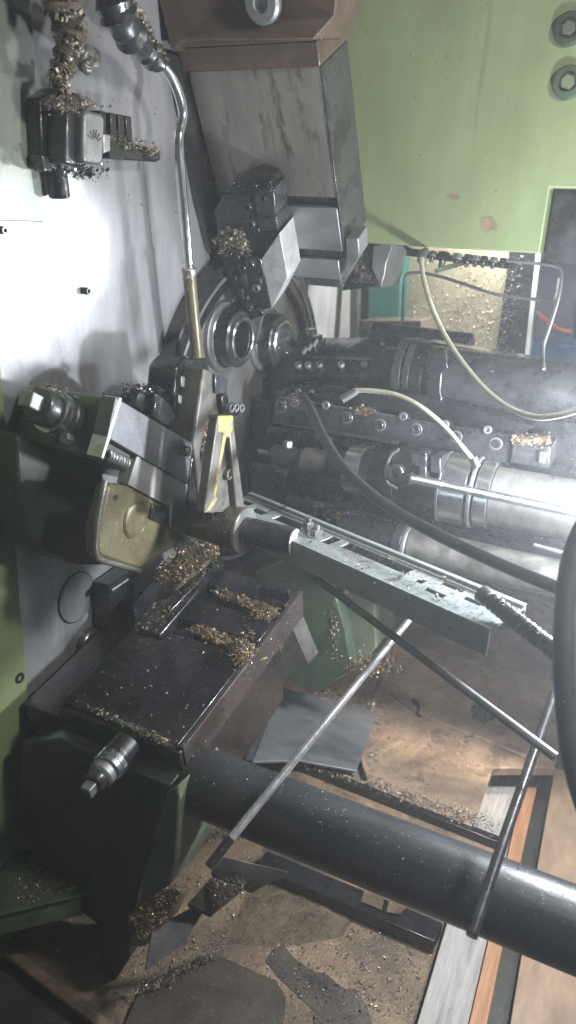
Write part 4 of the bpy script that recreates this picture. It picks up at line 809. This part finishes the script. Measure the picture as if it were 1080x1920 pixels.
b = MB(); b.tube([fp(700, 1310, zp+.004), fp(683, 1365, zp+.005), fp(674, 1400, zp+.005), fp(676, 1432, zp+.005), fp(684, 1462, zp+.004)], .0055, 10); b.build('rim_seal', 'black', SP)
b = MB(); b.tube([fp(735, 1300), fp(800, 1345), fp(900, 1385), fp(1010, 1430)], .008, 10); b.build('pan_crease', 'tan', SP)
b = MB(); b.loft([fp(552, 1428), fp(556, 1420), fp(556, 1420)-ZD*.02, fp(552, 1428)-ZD*.02], [fp(942, 1582), fp(948, 1572), fp(948, 1572)-ZD*.02, fp(942, 1582)-ZD*.02]); b.build('front_rim', 'black', SP, .001)
b = MB(); b.prism([fp(545, 1436, -1.07), fp(940, 1590, -1.07), fp(925, 1640, -1.07), fp(520, 1470, -1.07)], V((0, 0, -.03))); b.build('front_ledge', 'floor', SP, .002)
heap('brass_swarf', 'band of wet chips along the front rim of the tan sump pan', lambda: (lambda t: fp(560+370*t+random.gauss(0, 8), 1428+128*t+random.gauss(-7, 7), zp+.003))(random.random()), 800, .005, 'swcling')
heap('brass_swarf', 'chips along the curved left rim of the tan sump pan', lambda: (lambda t: fp(735-50*t+random.gauss(0, 12), 1235+210*t+random.gauss(0, 14), zp+.004))(random.random()), 420, .0045, 'swcling')
tag(flecks(260, lambda: fp(*inpoly([(690, 1400), (760, 1200), (1030, 1290), (930, 1430), (880, 1550)]), zp+.002), .003).build('swarf_flecks', 'swcling', smooth=0), 'loose flecks scattered in the tan sump pan', 'swarf', kind='stuff')
b = MB(); b.tube([fp(776, 1312, zp+.004), fp(784, 1322, zp+.006), fp(783, 1336, zp+.005), fp(788, 1344, zp+.004)], .005, 10, rr=lambda t: .006*(1-.5*t)); tag(b.build('leaf_scrap', 'black'), 'small black scrap lying in the tan sump pan', 'scrap')
mound('dirt_patch', 'black', SP, blotch(905, 1335, 26, 18), .003, ZD, .001, z=zp+.0005)
GP = thing('grey_plate', 'smooth blue grey sheet metal plate left of the tan sump pan', 'sheet plate', fp(600, 1350, -1.03))
b = MB(); b.prism([fp(527, 1290, -1.02), fp(690, 1322, -1.03), fp(704, 1345, -1.03), fp(668, 1445, -1.03), fp(560, 1425, -1.03), fp(474, 1428, -1.02)], V((0, 0, -.006))); b.build('plate', 'grey', GP, .001)
b = MB(); b.prism([fp(527, 1290, -1.018), fp(514, 1288, -.99), fp(462, 1425, -.99), fp(474, 1428, -1.018)], V((-.004, 0, 0))); b.build('bent_edge', 'gun', GP, .0008)
heap('brass_swarf', 'damp chips along the far edge of the blue grey plate', lambda: (lambda t: fp(600+100*t+random.gauss(0, 6), 1300+25*t+random.gauss(0, 6), -1.025))(random.random()), 220, .005, 'swcling')
PI_ = thing('black_pipe', 'thick black pipe running across the bottom of the machine to the right edge', 'pipe', p(700, 1593, z=-.75))
o = p(700, 1593, z=-.75); R_ = rpx(69, o); a = V((.24, o[1], o[2])); c = V((1.3, o[1], o[2]))
b = MB(); b.lathe(a, XD, [(0, R_-.002), (.002, R_), (1.1, R_)], 72); b.build('pipe', 'piperub', PI_)
b = MB(); b.lathe(V((.23, o[1], o[2])), XD, [(0, R_*.8), (.0095, R_*.8)], 40); b.build('end_plug', 'black', PI_)
tag(flecks(130, lambda: (lambda t, a: V((.3+.75*t, o[1]-math.sin(a)*(R_+.0008), o[2]+math.cos(a)*(R_+.0008))))(random.random(), random.gauss(.1, .5)), .0020).build('swarf_flecks', 'swcling', smooth=0), 'dust and tiny chips along the top of the thick black pipe', 'swarf', kind='stuff')
LD = thing('left_ledge', 'green ledge with scattered chips at the bottom left corner', 'ledge', p(60, 1680, z=-1.0))
zl = -.985
b = MB(); b.prism([p(u, v, z=zl) for u, v in ((-60, 1606), (55, 1592), (182, 1671), (12, 1712), (-60, 1728))], V((0, 0, -.004))); b.build('ledge_top', 'greendk', LD, .0008)
b = MB(); b.prism([p(u, v, z=zl-.0042) for u, v in ((-60, 1610), (50, 1600), (152, 1676), (8, 1710), (-60, 1726))], V((0, 0, -.045))); b.build('ledge_body', 'greenmid', LD, .002)
heap('brass_swarf', 'scattered chips on the green ledge at the bottom left', scat([(20, 1640), (60, 1610), (150, 1665), (40, 1700)], .003, ZD, z=zl+.002), 160, .005)
zt = -1.148
def ft(u, v, z=zt): return p(u, v, z=z)
b = MB(); b.prism([ft(u, v, -1.141) for u, v in ((388, 1786), (402, 1788), (518, 1838), (536, 1870), (530, 1945), (225, 1945), (250, 1880), (272, 1842))], V((0, 0, -.010))); tag(b.build('dark_plate', 'oilplate', bevel=.001), 'dark flat steel plate lying on the chip tray at the bottom', 'sheet plate')
FS = thing('folded_sheet', 'folded grey sheet metal chute standing on the chip tray', 'chute', ft(380, 1700))
b = MB(); b.prism([p(360, 1705, d=1.16), p(392, 1690, d=1.18), p(402, 1672, d=1.2), p(345, 1770, d=1.13), p(272, 1822, d=1.12), p(285, 1745, d=1.13)], V((-.003, .003, -.001))); b.build('chute_side', 'oilgrey', FS, .0006)
b = MB(); b.prism([p(402, 1602, d=1.16), p(540, 1633, d=1.20), p(470, 1670, d=1.19), p(395, 1640, d=1.16)], V((0, .003, -.009))); b.build('chute_top', 'oilgrey', FS, .002)
b = MB(); b.prism([p(395, 1644, d=1.15), p(455, 1664, d=1.17), p(392, 1715, d=1.15), p(350, 1695, d=1.14)], V((0, .003, -.010))); b.build('chute_floor', 'oilplate', FS, .002)
b = MB(); b.prism([p(u, v, d=1.13) for u, v in ((238, 1720), (270, 1680), (300, 1658), (345, 1668), (325, 1712), (270, 1775), (245, 1775))], V((-.01, .03, -.03))); b.build('chip_bed', 'swbed', FS, .004)
heap('brass_swarf', 'brown chips filling the folded sheet metal chute', lambda: p(*inpoly([(245, 1722), (300, 1660), (342, 1670), (322, 1710), (262, 1765)]), d=1.127), 520, .0055)
heap('brass_swarf', 'grey brown chips strewn over the folded chute top', lambda: p(*inpoly([(385, 1650), (450, 1640), (470, 1665), (400, 1700)]), d=1.148), 160, .005, 'swcling')
heap('brass_swarf', 'chips under the black pipe at the top of the folded chute', lambda: p(random.gauss(425, 22), random.gauss(1560, 9), d=1.17), 200, .005, 'swcling')
heap('brass_swarf', 'chips along the edge of the dark steel plate', lambda: (lambda t: ft(395-140*t+random.gauss(0, 8), 1790+70*t+random.gauss(0, 8), -1.13))(random.random()), 180, .005, 'swcling')
sw4 = [(470, 1640), (560, 1620), (700, 1690), (640, 1760), (520, 1780), (420, 1770)]
mound('swarf_bed', 'swbed', None, sw4, .008, ZD, .002, z=zt-.001); o_ = bpy.data.objects['swarf_bed.003'] if 'swarf_bed.003' in bpy.data.objects else None
for ob in list(bpy.data.objects):
    if ob.name.startswith('swarf_bed') and 'label' not in ob: tag(ob, 'low drift of fine brown chips on the tray under the black pipe', 'swarf', kind='stuff')
tag(flecks(1500, lambda: ft(*inpoly([(0, 1720), (200, 1700), (480, 1600), (780, 1720), (800, 1900), (560, 1920), (420, 1780), (230, 1900)]), zt+.001), .0032).build('swarf_flecks', 'swcling', smooth=0), 'fine chips strewn over the oily chip tray', 'swarf', kind='stuff')
CHN = thing('floor_channel', 'dark shallow channel with square pockets of chips, beneath the black pipe', 'channel', ft(650, 1670))
b = MB(); b.prism([ft(500, 1595, -1.12), ft(830, 1730, -1.12), ft(815, 1765, -1.12), ft(480, 1625, -1.12)], V((0, 0, -.028))); b.build('channel_base', 'dark', CHN, .001)
for q in (((688, 1660), (722, 1675), (716, 1708), (676, 1692)), ((732, 1680), (768, 1694), (750, 1716), (724, 1712))):
    b = MB(); b.prism([ft(u, v, -1.1185) for u, v in q], V((0, 0, .003))); b.build('chip_pocket', 'swbed', CHN)
b = MB(); b.prism([ft(u, v, -1.1488) for u, v in ((498, 1800), (512, 1778), (530, 1770), (556, 1800), (590, 1822), (612, 1826), (640, 1850), (668, 1856), (690, 1890), (705, 1940), (640, 1950), (585, 1935), (590, 1895), (560, 1868), (520, 1830))], V((0, 0, -.0008))); b.build('painted_shadow', 'oilplate', TY)  # dark patch paints a cast shadow on the tray floor

PG = 'planks of the wooden pallet'
def plank(poly, z, th_, m, label):
    b = MB(); b.prism([p(u, v, z=z) for u, v in poly], V((0, 0, -th_))); return tag(b.build('pallet_plank', m, bevel=.0015), label, 'plank', PG)
plank([(770, 1960), (838, 1730), (918, 1432), (985, 1445), (905, 1800), (868, 1960)], -1.12, .022, 'woodgrey', 'grey weathered pallet plank passing under the black pipe')
plank([(870, 1960), (907, 1800), (987, 1447), (1012, 1452), (958, 1700), (905, 1960)], -1.123, .06, 'woodorg', 'raw orange plank edge between the grey plank and the plywood')
plank([(950, 1960), (978, 1790), (1040, 1440), (1160, 1470), (1160, 1960)], -1.132, .02, 'ply', 'brown plywood sheet at the bottom right corner')

# ================================================================== AIR, LIGHT, CAMERA
b = MB(); b.box((-1.3, -.7, -1.32), (3.3, 4.3, 1.7))
hm = bpy.data.materials.new('oil_mist'); hm.use_nodes = True; nt = hm.node_tree; nt.nodes.clear()
ou = nt.nodes.new('ShaderNodeOutputMaterial'); vp = nt.nodes.new('ShaderNodeVolumePrincipled')
vp.inputs['Color'].default_value = (.88, .92, .97, 1); vp.inputs['Density'].default_value = .058; vp.inputs['Anisotropy'].default_value = .55
nt.links.new(vp.outputs[0], ou.inputs['Volume'])
hz = b.build('haze', hm, smooth=0); hz['kind'] = 'stuff'; hz['label'] = 'thin pale oil mist filling the air inside the machine'; hz['category'] = 'haze'

w = bpy.data.worlds.new('World'); sc.world = w; w.use_nodes = True
bg = w.node_tree.nodes['Background']; bg.inputs[0].default_value = (.62, .74, .86, 1); bg.inputs[1].default_value = .05

def lamp(name, kind, loc, tgt, energy, colr, size, spot=None, blend=.6):
    l = bpy.data.lights.new(name, kind); l.energy = energy; l.color = colr
    if kind == 'AREA': l.shape = 'DISK'; l.size = size
    else: l.shadow_soft_size = size
    if spot: l.spot_size = math.radians(spot); l.spot_blend = blend
    o = bpy.data.objects.new(name, l); col.objects.link(o); o.location = loc
    o.rotation_euler = (V(tgt)-V(loc)).to_track_quat('-Z', 'Y').to_euler(); return o
lamp('work_or_fill_light', 'SPOT', (.75, 1.62, -.12), p(60, 470, x=0), 6, (.93, .96, 1), .05, 60, 1.)
lamp('work_or_fill_light', 'SPOT', (.76, 1.60, -.10), p(10, 480, x=0), 60, (.93, .96, 1), .03, 20, 1.)  # second, narrower beam added to make the white hot spot
lamp('work_or_fill_light', 'POINT', (.84, 1.13, -.34), (0, 1, -.4), 36, (.90, .94, 1), .03)
lamp('work_or_fill_light', 'AREA', (1.25, .80, .45), (.25, 1.2, -.4), 13, (1, .97, .92), .16)  # added soft key light, not a lamp of the machine
lamp('work_or_fill_light', 'SPOT', (.95, 1.55, -.25), p(800, 1415, z=-1.05), 90, (1, .84, .66), .04, 30, 1.)
lamp('work_or_fill_light', 'SPOT', (.95, 1.56, -.24), p(970, 1285, z=-1.05), 40, (1, .86, .70), .03, 18, 1.)  # added narrow spot, shapes the second warm pool on the pan
lamp('work_or_fill_light', 'SPOT', (1.35, .75, -.10), (.80, 1.10, -.42), 26, (.88, .92, 1), .03, 40, 1.)  # added beam that lights the mist into a veil at the right
lamp('work_or_fill_light', 'POINT', (.40, 1.98, .10), (0, 1, -.4), 12, (.95, .96, 1), .04)  # added fill hidden behind the housing, brightens the back

cam = bpy.data.cameras.new('Camera'); cam.sensor_fit = 'VERTICAL'; cam.sensor_height = 36; cam.lens = 27; cam.clip_start = .02; cam.clip_end = 60
cam.dof.use_dof = True; cam.dof.focus_distance = 1.2; cam.dof.aperture_fstop = 4.5
co_ = bpy.data.objects.new('Camera', cam); col.objects.link(co_)
right = V((CX[0], CY[0], CU[0])); down = V((CX[1], CY[1], CU[1])); fwd = V((CX[2], CY[2], CU[2]))
co_.matrix_world = Matrix(((right[0], -down[0], -fwd[0], CAM[0]), (right[1], -down[1], -fwd[1], CAM[1]), (right[2], -down[2], -fwd[2], CAM[2]), (0, 0, 0, 1)))
sc.camera = co_
sc.view_settings.view_transform = 'Standard'; sc.view_settings.look = 'None'; sc.view_settings.gamma = 1; sc.view_settings.exposure = .28; sc.view_settings.use_curve_mapping = False
sc.render.engine = 'CYCLES'; sc.cycles.use_denoising = True; sc.cycles.max_bounces = 6; sc.cycles.volume_bounces = 1
sc.cycles.caustics_reflective = False; sc.cycles.caustics_refractive = False; sc.cycles.sample_clamp_indirect = 4
for ob in list(bpy.data.objects):
    if '_o' in ob: del ob['_o']
